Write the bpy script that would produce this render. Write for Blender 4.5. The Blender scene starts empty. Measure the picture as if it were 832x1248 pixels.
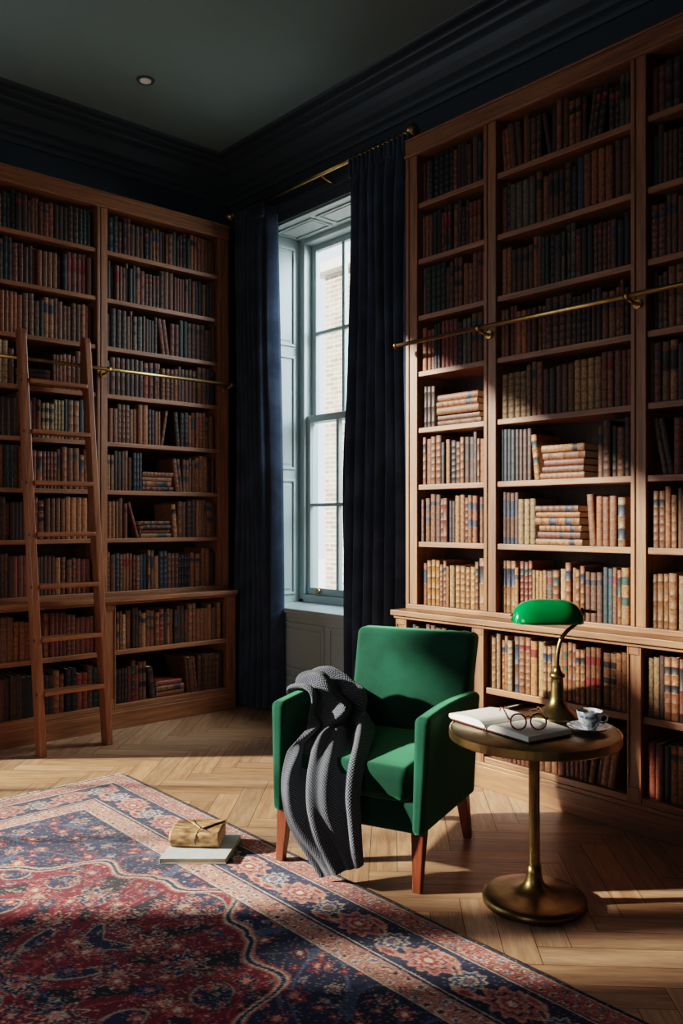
import bpy, bmesh, math, random
import numpy as np
from mathutils import Vector, Matrix

random.seed(11)
PI = math.pi
SC = bpy.context.scene
COL = SC.collection

# ------------------------------------------------------------------ camera numbers
F = 1028.0
CXP, HOR = 416.0, 634.0
CAMZ = 1.3
FX, FY = -0.7466, 0.6652          # forward
RX, RY = 0.6652, 0.7466           # right


def x_at(px, y):
    """X of the point on the vertical plane Y=y seen in image column px"""
    t = (px - CXP) / F
    d = y / (FY + t * RY)
    return d * (FX + t * RX)


def y_at(px, x):
    t = (px - CXP) / F
    d = x / (FX + t * RX)
    return d * (FY + t * RY)


def cam(lat, fwd):
    return (lat * RX + fwd * FX, lat * RY + fwd * FY)


def proj(x, y, z):
    lat = x * RX + y * RY
    fwd = x * FX + y * FY
    return CXP + F * lat / fwd, HOR - F * (z - CAMZ) / fwd, fwd


# ------------------------------------------------------------------ helpers
def lin(c):
    c = c / 255.0
    return c / 12.92 if c <= 0.04045 else ((c + 0.055) / 1.055) ** 2.4


def srgb(r, g, b):
    return (lin(r), lin(g), lin(b), 1.0)


def tag(o, label=None, cat=None, group=None, kind=None):
    if label:
        o['label'] = label
    if cat:
        o['category'] = cat
    if group:
        o['group'] = group
    if kind:
        o['kind'] = kind
    return o


def thing(name, label=None, cat=None, loc=(0, 0, 0), rz=0.0, group=None, kind=None):
    o = bpy.data.objects.new(name, None)
    o.empty_display_size = 0.1
    COL.objects.link(o)
    o.location = loc
    o.rotation_euler = (0, 0, rz)
    return tag(o, label, cat, group, kind)


class MB:
    """collects geometry, with uv (metres), optional face colours and material indices"""

    def __init__(self):
        self.v, self.f, self.uv, self.col, self.mi, self.sm = [], [], [], [], [], []

    def face(self, idx, uvs=None, col=None, mi=0, smooth=False):
        self.f.append(tuple(idx))
        self.uv.append(uvs if uvs else [(self.v[i][0], self.v[i][1] + self.v[i][2]) for i in idx])
        self.col.append(col)
        self.mi.append(mi)
        self.sm.append(smooth)

    def box(self, x0, x1, y0, y1, z0, z1, mi=0, col=None, grain=None, xf=None):
        lo, hi = (min(x0, x1), min(y0, y1), min(z0, z1)), (max(x0, x1), max(y0, y1), max(z0, z1))
        size = [hi[i] - lo[i] for i in range(3)]
        g = size.index(max(size)) if grain is None else grain
        ou, ov = random.random() * 7, random.random() * 7
        P = [(lo[0], lo[1], lo[2]), (hi[0], lo[1], lo[2]), (hi[0], hi[1], lo[2]), (lo[0], hi[1], lo[2]),
             (lo[0], lo[1], hi[2]), (hi[0], lo[1], hi[2]), (hi[0], hi[1], hi[2]), (lo[0], hi[1], hi[2])]
        b = len(self.v)
        self.v += [xf(*p) for p in P] if xf else P
        for q, n in (((0, 3, 2, 1), 2), ((4, 5, 6, 7), 2), ((0, 1, 5, 4), 1), ((2, 3, 7, 6), 1), ((1, 2, 6, 5), 0), ((3, 0, 4, 7), 0)):
            ax = [a for a in range(3) if a != n]
            if g in ax:
                u, w = g, [a for a in ax if a != g][0]
                uvs = [(P[i][u] + ou, P[i][w] + ov + n * 1.7) for i in q]
            else:
                uvs = [(P[i][ax[0]] * .15 + ou, P[i][ax[1]] + ov) for i in q]
            self.face([b + i for i in q], uvs, col, mi)
        return self

    def loft(self, rings, closed=True, caps=(True, True), smooth=True, mi=0, col=None):
        b = len(self.v)
        n = len(rings[0])
        for r in rings:
            self.v += [tuple(p) for p in r]
        m = n if closed else n - 1
        for k in range(len(rings) - 1):
            for i in range(m):
                j = (i + 1) % n
                q = (b + k * n + i, b + k * n + j, b + (k + 1) * n + j, b + (k + 1) * n + i)
                self.face(q, [(k / 20., i / 20.), (k / 20., (i + 1) / 20.), ((k + 1) / 20., (i + 1) / 20.), ((k + 1) / 20., i / 20.)], col, mi, smooth)
        if closed and caps[0]:
            self.face([b + i for i in range(n)][::-1], None, col, mi)
        if closed and caps[1]:
            e = b + (len(rings) - 1) * n
            self.face([e + i for i in range(n)], None, col, mi)
        return self

    def lathe(self, prof, cx=0, cy=0, cz=0, n=40, mi=0, col=None, smooth=True, sx=1, sy=1):
        rings = []
        for r, z in prof:
            r = max(r, 1e-5)
            rings.append([(cx + sx * r * math.cos(2 * PI * i / n), cy + sy * r * math.sin(2 * PI * i / n), cz + z) for i in range(n)])
        return self.loft(rings, True, (True, True), smooth, mi, col)

    def tube(self, pts, r, n=10, mi=0, col=None, caps=True):
        pts = [Vector(p) for p in pts]
        rr = r if isinstance(r, (list, tuple)) else [r] * len(pts)
        rings = []
        up = None
        for i, p in enumerate(pts):
            a = pts[max(i - 1, 0)]
            c = pts[min(i + 1, len(pts) - 1)]
            d = (c - a).normalized()
            if up is None:
                up = Vector((0, 0, 1)) if abs(d.z) < .9 else Vector((1, 0, 0))
            s = d.cross(up).normalized()
            u2 = s.cross(d).normalized()
            up = u2
            rings.append([tuple(p + rr[i] * (math.cos(2 * PI * k / n) * s + math.sin(2 * PI * k / n) * u2)) for k in range(n)])
        return self.loft(rings, True, (caps, caps), True, mi, col)

    def rbox(self, c, half, r, seg=4, inner=6, fn=None, mi=0, col=None):
        """rounded box on a grid, optionally deformed by fn"""
        def ticks(h):
            rr = min(r, h * .98)
            e = [-h + rr * (1 - math.tan(PI / 4 * (seg - k) / seg)) for k in range(seg + 1)]
            mid = [(-h + rr) + (2 * h - 2 * rr) * k / inner for k in range(1, inner)]
            return e + mid + [-x for x in e[::-1]]
        T = [ticks(half[i]) for i in range(3)]
        key = {}

        def vert(p):
            k = tuple(round(x, 5) for x in p)
            if k in key:
                return key[k]
            q = []
            for i in range(3):
                rr = min(r, half[i] * .98)
                q.append(max(-half[i] + rr, min(half[i] - rr, p[i])))
            d = Vector([p[i] - q[i] for i in range(3)])
            rad = min(r, min(half) * .98)
            o = Vector(q) + (d.normalized() * rad if d.length > 1e-9 else d)
            o = (o.x + c[0], o.y + c[1], o.z + c[2])
            if fn:
                o = fn(*o)
            self.v.append(o)
            key[k] = len(self.v) - 1
            return key[k]
        for n in range(3):
            a, b = [(1, 2), (2, 0), (0, 1)][n]
            for s in (-1, 1):
                for i in range(len(T[a]) - 1):
                    for j in range(len(T[b]) - 1):
                        q = []
                        for (ii, jj) in ((i, j), (i + 1, j), (i + 1, j + 1), (i, j + 1)):
                            p = [0, 0, 0]
                            p[n] = s * half[n]
                            p[a] = T[a][ii]
                            p[b] = T[b][jj]
                            q.append(vert(p))
                        if len(set(q)) < 4:
                            continue
                        if s < 0:
                            q = q[::-1]
                        self.face(q, None, col, mi, True)
        return self

    def build(self, name, mats, parent=None, world=False, bevel=0.0, weld=False):
        off = Vector((0, 0, 0))
        if world and parent is not None:
            p = parent
            while p is not None:
                off += p.location
                p = p.parent
        me = bpy.data.meshes.new(name)
        me.from_pydata([(a - off.x, b - off.y, c - off.z) for a, b, c in self.v], [], self.f)
        n_loops = len(me.loops)
        uvl = me.uv_layers.new(name='UVMap')
        flat = [x for fu in self.uv for q in fu for x in q]
        uvl.data.foreach_set('uv', flat)
        if any(c is not None for c in self.col):
            at = me.color_attributes.new('Col', 'FLOAT_COLOR', 'CORNER')
            arr = []
            for fi, c in zip(self.f, self.col):
                cc = c if c is not None else (.5, .5, .5, 1)
                arr += list(cc) * len(fi)
            at.data.foreach_set('color', arr)
        if not isinstance(mats, (list, tuple)):
            mats = [mats]
        for m in mats:
            me.materials.append(m)
        me.polygons.foreach_set('material_index', self.mi)
        me.polygons.foreach_set('use_smooth', self.sm)
        me.update()
        o = bpy.data.objects.new(name, me)
        COL.objects.link(o)
        if parent is not None:
            o.parent = parent
        if bevel:
            md = o.modifiers.new('bevel', 'BEVEL')
            md.width = bevel
            md.segments = 2
            md.limit_method = 'ANGLE'
            md.angle_limit = math.radians(50)
        return o


# ------------------------------------------------------------------ materials
def mat(name):
    m = bpy.data.materials.new(name)
    m.use_nodes = True
    nt = m.node_tree
    nt.nodes.clear()
    out = nt.nodes.new('ShaderNodeOutputMaterial')
    bs = nt.nodes.new('ShaderNodeBsdfPrincipled')
    nt.links.new(bs.outputs[0], out.inputs[0])
    return m, nt, bs, out


def N(nt, t, **kw):
    n = nt.nodes.new(t)
    for k, v in kw.items():
        if k.startswith('i_'):
            n.inputs[k[2:].replace('_', ' ')].default_value = v
        else:
            setattr(n, k, v)
    return n


def ramp(nt, stops):
    r = nt.nodes.new('ShaderNodeValToRGB')
    el = r.color_ramp.elements
    while len(el) < len(stops):
        el.new(.5)
    for e, (p, c) in zip(el, stops):
        e.position = p
        e.color = c
    return r


def mixc(nt, mode='MULTIPLY', fac=1.0):
    n = nt.nodes.new('ShaderNodeMix')
    n.data_type = 'RGBA'
    n.blend_type = mode
    n.inputs[0].default_value = fac
    return n   # A=6 B=7 out=2


def bump(nt, bs, src, strength=.2, dist=.002):
    b = N(nt, 'ShaderNodeBump')
    b.inputs['Strength'].default_value = strength
    b.inputs['Distance'].default_value = dist
    nt.links.new(src, b.inputs['Height'])
    nt.links.new(b.outputs[0], bs.inputs['Normal'])


def wood(name, dark, light, rough=.45, gx=1.2, gy=26.0, attr=False, coat=0.0):
    m, nt, bs, _ = mat(name)
    uv = N(nt, 'ShaderNodeUVMap', uv_map='UVMap')
    mp = N(nt, 'ShaderNodeMapping')
    mp.inputs['Scale'].default_value = (gx, gy, 1)
    nt.links.new(uv.outputs[0], mp.inputs[0])
    n1 = N(nt, 'ShaderNodeTexNoise')
    n1.inputs['Scale'].default_value = 2.2
    n1.inputs['Detail'].default_value = 6
    n1.inputs['Roughness'].default_value = .62
    n1.inputs['Distortion'].default_value = .5
    nt.links.new(mp.outputs[0], n1.inputs['Vector'])
    mp2 = N(nt, 'ShaderNodeMapping')
    mp2.inputs['Scale'].default_value = (gx * 5, gy * 9, 1)
    nt.links.new(uv.outputs[0], mp2.inputs[0])
    n2 = N(nt, 'ShaderNodeTexNoise')
    n2.inputs['Scale'].default_value = 2.0
    n2.inputs['Detail'].default_value = 3
    nt.links.new(mp2.outputs[0], n2.inputs['Vector'])
    r = ramp(nt, [(.28, dark), (.72, light)])
    nt.links.new(n1.outputs[0], r.inputs[0])
    r2 = ramp(nt, [(.35, (.62, .6, .58, 1)), (.6, (1, 1, 1, 1))])
    nt.links.new(n2.outputs[0], r2.inputs[0])
    mx = mixc(nt, 'MULTIPLY', .75)
    nt.links.new(r.outputs[0], mx.inputs[6])
    nt.links.new(r2.outputs[0], mx.inputs[7])
    src = mx.outputs[2]
    if attr:
        a = N(nt, 'ShaderNodeAttribute', attribute_name='Col')
        m2 = mixc(nt, 'MULTIPLY', 1)
        nt.links.new(src, m2.inputs[6])
        nt.links.new(a.outputs['Color'], m2.inputs[7])
        src = m2.outputs[2]
    nt.links.new(src, bs.inputs['Base Color'])
    bs.inputs['Roughness'].default_value = rough
    bs.inputs['Coat Weight'].default_value = coat
    bs.inputs['Coat Roughness'].default_value = .25
    bump(nt, bs, n2.outputs[0], .12, .001)
    return m


def paint(name, c, rough=.5, var=.08, spec=.5):
    m, nt, bs, _ = mat(name)
    g = N(nt, 'ShaderNodeNewGeometry')
    n = N(nt, 'ShaderNodeTexNoise')
    n.inputs['Scale'].default_value = 3.0
    n.inputs['Detail'].default_value = 4
    nt.links.new(g.outputs['Position'], n.inputs['Vector'])
    lo = tuple(x * (1 - var) for x in c[:3]) + (1,)
    hi = tuple(min(1, x * (1 + var)) for x in c[:3]) + (1,)
    r = ramp(nt, [(.3, lo), (.7, hi)])
    nt.links.new(n.outputs[0], r.inputs[0])
    nt.links.new(r.outputs[0], bs.inputs['Base Color'])
    bs.inputs['Roughness'].default_value = rough
    bs.inputs['Specular IOR Level'].default_value = spec
    n2 = N(nt, 'ShaderNodeTexNoise')
    n2.inputs['Scale'].default_value = 180.0
    nt.links.new(g.outputs['Position'], n2.inputs['Vector'])
    bump(nt, bs, n2.outputs[0], .05, .001)
    return m


def metal(name, c, rough=.3, patina=.35):
    m, nt, bs, _ = mat(name)
    t = N(nt, 'ShaderNodeTexCoord')
    n = N(nt, 'ShaderNodeTexNoise')
    n.inputs['Scale'].default_value = 14.0
    n.inputs['Detail'].default_value = 6
    nt.links.new(t.outputs['Object'], n.inputs['Vector'])
    lo = tuple(x * (1 - patina) for x in c[:3]) + (1,)
    r = ramp(nt, [(.35, lo), (.62, c)])
    nt.links.new(n.outputs[0], r.inputs[0])
    nt.links.new(r.outputs[0], bs.inputs['Base Color'])
    bs.inputs['Metallic'].default_value = 1.0
    rr = N(nt, 'ShaderNodeMapRange')
    rr.inputs['To Min'].default_value = rough + .14
    rr.inputs['To Max'].default_value = rough - .06
    nt.links.new(n.outputs[0], rr.inputs['Value'])
    nt.links.new(rr.outputs[0], bs.inputs['Roughness'])
    return m


def fabric(name, dark, light, scale=900., sheen=.6, tint=(1, 1, 1, 1), rough=.9, big=5.0):
    m, nt, bs, _ = mat(name)
    t = N(nt, 'ShaderNodeTexCoord')
    n = N(nt, 'ShaderNodeTexNoise')
    n.inputs['Scale'].default_value = big
    n.inputs['Detail'].default_value = 3
    nt.links.new(t.outputs['Object'], n.inputs['Vector'])
    n2 = N(nt, 'ShaderNodeTexNoise')
    n2.inputs['Scale'].default_value = scale
    nt.links.new(t.outputs['Object'], n2.inputs['Vector'])
    ad = N(nt, 'ShaderNodeMath', operation='ADD')
    nt.links.new(n.outputs[0], ad.inputs[0])
    nt.links.new(n2.outputs[0], ad.inputs[1])
    r = ramp(nt, [(.75 / 2 + .08, dark), (1.25 / 2 - .05, light)])
    hf = N(nt, 'ShaderNodeMath', operation='MULTIPLY')
    hf.inputs[1].default_value = .5
    nt.links.new(ad.outputs[0], hf.inputs[0])
    nt.links.new(hf.outputs[0], r.inputs[0])
    nt.links.new(r.outputs[0], bs.inputs['Base Color'])
    bs.inputs['Roughness'].default_value = rough
    bs.inputs['Sheen Weight'].default_value = sheen
    bs.inputs['Sheen Roughness'].default_value = .45
    bs.inputs['Sheen Tint'].default_value = tint
    bs.inputs['Specular IOR Level'].default_value = .2
    bump(nt, bs, n2.outputs[0], .25, .001)
    return m


def plain(name, c, rough=.5, spec=.5, **kw):
    m, nt, bs, _ = mat(name)
    t = N(nt, 'ShaderNodeTexCoord')
    n = N(nt, 'ShaderNodeTexNoise')
    n.inputs['Scale'].default_value = 30.
    nt.links.new(t.outputs['Object'], n.inputs['Vector'])
    r = ramp(nt, [(.3, tuple(x * .88 for x in c[:3]) + (1,)), (.7, c)])
    nt.links.new(n.outputs[0], r.inputs[0])
    nt.links.new(r.outputs[0], bs.inputs['Base Color'])
    bs.inputs['Roughness'].default_value = rough
    bs.inputs['Specular IOR Level'].default_value = spec
    for k, v in kw.items():
        bs.inputs[k.replace('_', ' ')].default_value = v
    return m


M = {}
M['oak'] = wood('oak_bookcase', srgb(94, 58, 34), srgb(156, 104, 62), .5, 1.1, 22)
M['ladder'] = wood('ladder_wood', srgb(98, 58, 34), srgb(158, 104, 64), .42, 1.1, 24)
M['back'] = wood('bookcase_back', srgb(48, 34, 26), srgb(78, 56, 42), .7, 1.2, 20)
M['leg'] = wood('chair_leg_wood', srgb(84, 38, 20), srgb(134, 66, 36), .35, 2., 40, coat=.3)
M['floor'] = wood('parquet', srgb(146, 107, 78), srgb(204, 163, 126), .42, 1.4, 18, attr=True, coat=.12)
M['gap'] = plain('parquet_gap', srgb(70, 48, 32), .9)
M['wall'] = paint('navy_wall', srgb(38, 50, 61), .6)
M['ceiling'] = paint('dark_ceiling', srgb(106, 122, 121), .8, .03, .2)
M['cornice'] = paint('navy_cornice', srgb(50, 61, 69), .55)
M['sash'] = paint('grey_green_paint', srgb(162, 176, 175), .45, .04)
M['brass'] = metal('aged_brass', srgb(186, 154, 98), .32)
M['brass_dark'] = metal('dark_brass', srgb(138, 118, 76), .30, .5)
M['velvet'] = fabric('green_velvet', srgb(4, 44, 31), srgb(12, 66, 48), 700., .55, srgb(120, 215, 160))
M['curtain'] = fabric('navy_curtain', srgb(36, 46, 60), srgb(60, 71, 89), 500., .45, srgb(150, 180, 215))
M['page'] = plain('page_edges', srgb(208, 190, 158), .9, .1)
M['paper'] = plain('white_paper', srgb(228, 226, 216), .85, .2)
M['porcelain'] = None
M['black'] = plain('dark_metal', srgb(34, 32, 30), .5)
M['coffee'] = plain('coffee', srgb(96, 58, 34), .25)
M['thread'] = plain('fringe_thread', srgb(214, 204, 186), .95, .1)


def leather_mat():
    m, nt, bs, _ = mat('book_leather')
    a = N(nt, 'ShaderNodeAttribute', attribute_name='Col')
    g = N(nt, 'ShaderNodeNewGeometry')
    n = N(nt, 'ShaderNodeTexNoise')
    n.inputs['Scale'].default_value = 70.
    n.inputs['Detail'].default_value = 5
    n.inputs['Roughness'].default_value = .65
    nt.links.new(g.outputs['Position'], n.inputs['Vector'])
    r = ramp(nt, [(.34, (.42, .38, .36, 1)), (.52, (.95, .95, .95, 1)), (.7, (1.25, 1.22, 1.15, 1))])
    nt.links.new(n.outputs[0], r.inputs[0])
    n3 = N(nt, 'ShaderNodeTexNoise')
    n3.inputs['Scale'].default_value = 210.
    n3.inputs['Detail'].default_value = 2
    nt.links.new(g.outputs['Position'], n3.inputs['Vector'])
    r3 = ramp(nt, [(.36, (.5, .46, .44, 1)), (.5, (1, 1, 1, 1)), (.66, (1.3, 1.25, 1.12, 1))])
    nt.links.new(n3.outputs[0], r3.inputs[0])
    m3 = mixc(nt, 'MULTIPLY', .85)
    mx = mixc(nt, 'MULTIPLY', .9)
    nt.links.new(a.outputs['Color'], mx.inputs[6])
    nt.links.new(r.outputs[0], mx.inputs[7])
    nt.links.new(mx.outputs[2], m3.inputs[6])
    nt.links.new(r3.outputs[0], m3.inputs[7])
    nt.links.new(m3.outputs[2], bs.inputs['Base Color'])
    bs.inputs['Roughness'].default_value = .55
    bs.inputs['Specular IOR Level'].default_value = .35
    bump(nt, bs, n.outputs[0], .2, .001)
    return m


M['leather'] = leather_mat()


def knit_mat():
    m, nt, bs, _ = mat('grey_knit')
    uv = N(nt, 'ShaderNodeUVMap', uv_map='UVMap')
    sep = N(nt, 'ShaderNodeSeparateXYZ')
    nt.links.new(uv.outputs[0], sep.inputs[0])

    def math_(op, a, b=None):
        n = N(nt, 'ShaderNodeMath', operation=op)
        for i, s in enumerate((a, b)):
            if s is None:
                continue
            if isinstance(s, (int, float)):
                n.inputs[i].default_value = s
            else:
                nt.links.new(s, n.inputs[i])
        return n.outputs[0]
    k = 2 * PI / .0105
    su = math_('SINE', math_('MULTIPLY', sep.outputs[0], k))
    sv = math_('SINE', math_('MULTIPLY', sep.outputs[1], k))
    chk = math_('ADD', math_('MULTIPLY', math_('MULTIPLY', su, sv), .5), .5)
    ns = N(nt, 'ShaderNodeTexNoise')
    ns.inputs['Scale'].default_value = 260.
    nt.links.new(uv.outputs[0], ns.inputs['Vector'])
    hh = math_('MULTIPLY', chk, math_('ADD', ns.outputs[0], .35))
    r = ramp(nt, [(.15, srgb(30, 34, 40)), (.6, srgb(92, 99, 108)), (.95, srgb(136, 142, 148))])
    nt.links.new(hh, r.inputs[0])
    nt.links.new(r.outputs[0], bs.inputs['Base Color'])
    bs.inputs['Roughness'].default_value = .95
    bs.inputs['Sheen Weight'].default_value = .25
    bs.inputs['Specular IOR Level'].default_value = .1
    bump(nt, bs, hh, .9, .004)
    return m


M['knit'] = knit_mat()


def glass_mat():
    m, nt, bs, out = mat('window_glass')
    nt.nodes.remove(bs)
    tr = N(nt, 'ShaderNodeBsdfTransparent')
    tr.inputs[0].default_value = (.95, .97, .96, 1)
    gl = N(nt, 'ShaderNodeBsdfGlossy')
    gl.inputs['Roughness'].default_value = .03
    fr = N(nt, 'ShaderNodeFresnel')
    fr.inputs[0].default_value = 1.45
    mx = N(nt, 'ShaderNodeMixShader')
    ge = N(nt, 'ShaderNodeNewGeometry')
    iv = N(nt, 'ShaderNodeMath', operation='SUBTRACT')
    iv.inputs[0].default_value = 1.0
    nt.links.new(ge.outputs['Backfacing'], iv.inputs[1])
    ml = N(nt, 'ShaderNodeMath', operation='MULTIPLY')
    nt.links.new(fr.outputs[0], ml.inputs[0])
    nt.links.new(iv.outputs[0], ml.inputs[1])
    nt.links.new(ml.outputs[0], mx.inputs[0])
    nt.links.new(tr.outputs[0], mx.inputs[1])
    nt.links.new(gl.outputs[0], mx.inputs[2])
    nt.links.new(mx.outputs[0], out.inputs[0])
    return m


M['glass'] = glass_mat()


def brick_mat():
    m, nt, bs, _ = mat('pale_brick')
    uv = N(nt, 'ShaderNodeUVMap', uv_map='UVMap')
    b = N(nt, 'ShaderNodeTexBrick')
    b.inputs['Color1'].default_value = srgb(176, 158, 140)
    b.inputs['Color2'].default_value = srgb(146, 128, 112)
    b.inputs['Mortar'].default_value = srgb(190, 182, 170)
    b.inputs['Scale'].default_value = 1.0
    b.inputs['Mortar Size'].default_value = .012
    b.inputs['Brick Width'].default_value = .22
    b.inputs['Row Height'].default_value = .075
    nt.links.new(uv.outputs[0], b.inputs['Vector'])
    n = N(nt, 'ShaderNodeTexNoise')
    n.inputs['Scale'].default_value = 3.
    n.inputs['Detail'].default_value = 6
    nt.links.new(uv.outputs[0], n.inputs['Vector'])
    mx = mixc(nt, 'MULTIPLY', .5)
    r = ramp(nt, [(.35, (.55, .52, .5, 1)), (.55, (1, 1, 1, 1))])
    nt.links.new(n.outputs[0], r.inputs[0])
    nt.links.new(b.outputs[0], mx.inputs[6])
    nt.links.new(r.outputs[0], mx.inputs[7])
    nt.links.new(mx.outputs[2], bs.inputs['Base Color'])
    bs.inputs['Roughness'].default_value = .9
    return m


M['brick'] = brick_mat()
M['stone'] = plain('pale_stone', srgb(196, 190, 180), .9)
M['ground'] = plain('outside_ground', srgb(235, 232, 226), .95)


def porcelain_mat():
    m, nt, bs, _ = mat('blue_porcelain')
    t = N(nt, 'ShaderNodeTexCoord')
    n = N(nt, 'ShaderNodeTexNoise')
    n.inputs['Scale'].default_value = 34.
    n.inputs['Detail'].default_value = 4
    n.inputs['Distortion'].default_value = 1.4
    nt.links.new(t.outputs['Object'], n.inputs['Vector'])
    r = ramp(nt, [(.44, srgb(222, 226, 226)), (.52, srgb(150, 172, 186)), (.6, srgb(88, 112, 134))])
    nt.links.new(n.outputs[0], r.inputs[0])
    nt.links.new(r.outputs[0], bs.inputs['Base Color'])
    bs.inputs['Roughness'].default_value = .18
    bs.inputs['Coat Weight'].default_value = .5
    return m


M['porcelain'] = porcelain_mat()


def tortoise_mat():
    m, nt, bs, _ = mat('tortoiseshell')
    t = N(nt, 'ShaderNodeTexCoord')
    n = N(nt, 'ShaderNodeTexNoise')
    n.inputs['Scale'].default_value = 90.
    nt.links.new(t.outputs['Object'], n.inputs['Vector'])
    r = ramp(nt, [(.42, srgb(70, 24, 14)), (.58, srgb(178, 84, 44))])
    nt.links.new(n.outputs[0], r.inputs[0])
    nt.links.new(r.outputs[0], bs.inputs['Base Color'])
    bs.inputs['Roughness'].default_value = .2
    return m


M['tortoise'] = tortoise_mat()
M['shade'] = plain('green_glass_shade', srgb(0, 118, 58), .12, .6, Coat_Weight=1.0, Coat_Roughness=.05)
M['kraft'] = None


def suede_mat():
    m, nt, bs, _ = mat('worn_tan_leather')
    t = N(nt, 'ShaderNodeTexCoord')
    mp = N(nt, 'ShaderNodeMapping')
    mp.inputs['Scale'].default_value = (1, 2.4, 2.4)
    nt.links.new(t.outputs['Object'], mp.inputs[0])
    n = N(nt, 'ShaderNodeTexNoise')
    n.inputs['Scale'].default_value = 22.
    n.inputs['Detail'].default_value = 6
    nt.links.new(mp.outputs[0], n.inputs['Vector'])
    r = ramp(nt, [(.34, srgb(98, 66, 40)), (.5, srgb(160, 118, 76)), (.68, srgb(206, 168, 122))])
    nt.links.new(n.outputs[0], r.inputs[0])
    nt.links.new(r.outputs[0], bs.inputs['Base Color'])
    bs.inputs['Roughness'].default_value = .7
    bump(nt, bs, n.outputs[0], .3, .003)
    return m


M['kraft'] = suede_mat()


def rug_mat():
    m, nt, bs, _ = mat('woven_rug')
    a = N(nt, 'ShaderNodeAttribute', attribute_name='Col')
    g = N(nt, 'ShaderNodeNewGeometry')
    n = N(nt, 'ShaderNodeTexNoise')
    n.inputs['Scale'].default_value = 160.
    n.inputs['Detail'].default_value = 2
    nt.links.new(g.outputs['Position'], n.inputs['Vector'])
    r = ramp(nt, [(.3, (.45, .45, .47, 1)), (.55, (1, 1, 1, 1)), (.75, (1.4, 1.35, 1.3, 1))])
    nt.links.new(n.outputs[0], r.inputs[0])
    mx = mixc(nt, 'MULTIPLY', .8)
    nt.links.new(a.outputs['Color'], mx.inputs[6])
    nt.links.new(r.outputs[0], mx.inputs[7])
    nt.links.new(mx.outputs[2], bs.inputs['Base Color'])
    bs.inputs['Roughness'].default_value = .95
    bs.inputs['Specular IOR Level'].default_value = .1
    bs.inputs['Sheen Weight'].default_value = .1
    bump(nt, bs, n.outputs[0], .5, .004)
    return m


M['rug'] = rug_mat()

# ------------------------------------------------------------------ room shell
WX, WY = -5.3, 3.6          # left wall, window wall (inner faces)
EX, EY = 2.4, -3.2          # walls behind the camera
ZC = 3.9
WT = .45
# main window opening
OX0, OX1, OZ1 = -4.87, -3.47, 3.37
# side window (left wall, outside the frame)
SIDE = ((-2.42, .95, .40, 3.72), (-3.12, -2.445, 2.05, 3.55))  # second: unseen high opening, added for the sun strip on the floor


def struct(name, mb, m, parent=None, **kw):
    o = mb.build(name, m, parent, **kw)
    if parent is None:
        o['kind'] = 'structure'
    return o


# floor: herringbone planks as real boards over a dark bed
fl = MB()
fl.box(WX - .3, EX + .2, EY - .2, WY + .3, -.12, -.0025, mi=1, col=(1, 1, 1, 1))
PW, PN = .105, 5
c45 = math.cos(PI / 4)


def plank(x0, x1, y0, y1, along):
    g = .0011
    pts = [(x0 + g, y0 + g), (x1 - g, y0 + g), (x1 - g, y1 - g), (x0 + g, y1 - g)]
    w = [(c45 * (a - b) - 1.45, c45 * (a + b) + .3) for a, b in pts]
    if all(p[0] < WX or p[0] > EX for p in w) or all(p[1] < EY or p[1] > WY for p in w):
        return
    b = len(fl.v)
    fl.v += [(p[0], p[1], 0.0) for p in w]
    ou, ov = random.random() * 9, random.random() * 9
    uvs = [((a, bb) if along == 0 else (bb, a)) for a, bb in pts]
    uvs = [(u + ou, v + ov) for u, v in uvs]
    k = random.uniform(.74, 1.12)
    t = random.uniform(-.05, .05)
    fl.face((b, b + 1, b + 2, b + 3), uvs, (k * (1 + t), k, k * (1 - t), 1), 0)


KR = 70
for k in range(-KR, KR):
    for m_ in range(-14, 15):
        ax, ay = (k + m_ * PN) * PW, (k - m_ * PN) * PW
        if abs(ax) > 9 or abs(ay) > 9:
            continue
        plank(ax, ax + PN * PW, ay, ay + PW, 0)
        plank(ax - PW, ax, ay, ay + PN * PW, 1)
struct('floor', fl, [M['floor'], M['gap']])

struct('ceiling', MB().box(WX - .3, EX + .2, EY - .2, WY + .3, ZC, ZC + .25), M['ceiling'])
wb = MB()
wb.box(WX - .3, OX0, WY, WY + WT, 0, ZC).box(OX1, EX + .2, WY, WY + WT, 0, ZC)
wb.box(OX0, OX1, WY, WY + WT, OZ1, ZC).box(OX0, OX1, WY + .02, WY + WT, 0, .68)
struct('wall_back', wb, M['wall'])
wl = MB()
wl.box(WX - .3, WX, EY - .2, SIDE[1][0], 0, ZC).box(WX - .3, WX, SIDE[1][1], SIDE[0][0], 0, ZC).box(WX - .3, WX, SIDE[0][1], WY, 0, ZC)
for (a, b, c, d) in SIDE:
    wl.box(WX - .3, WX, a, b, 0, c).box(WX - .3, WX, a, b, d, ZC)
struct('wall_left', wl, M['wall'])
struct('wall_right', MB().box(EX, EX + .2, EY - .2, WY, 0, ZC), M['wall'])
struct('wall_front', MB().box(WX, EX, EY - .2, EY, 0, ZC), M['wall'])

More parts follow.
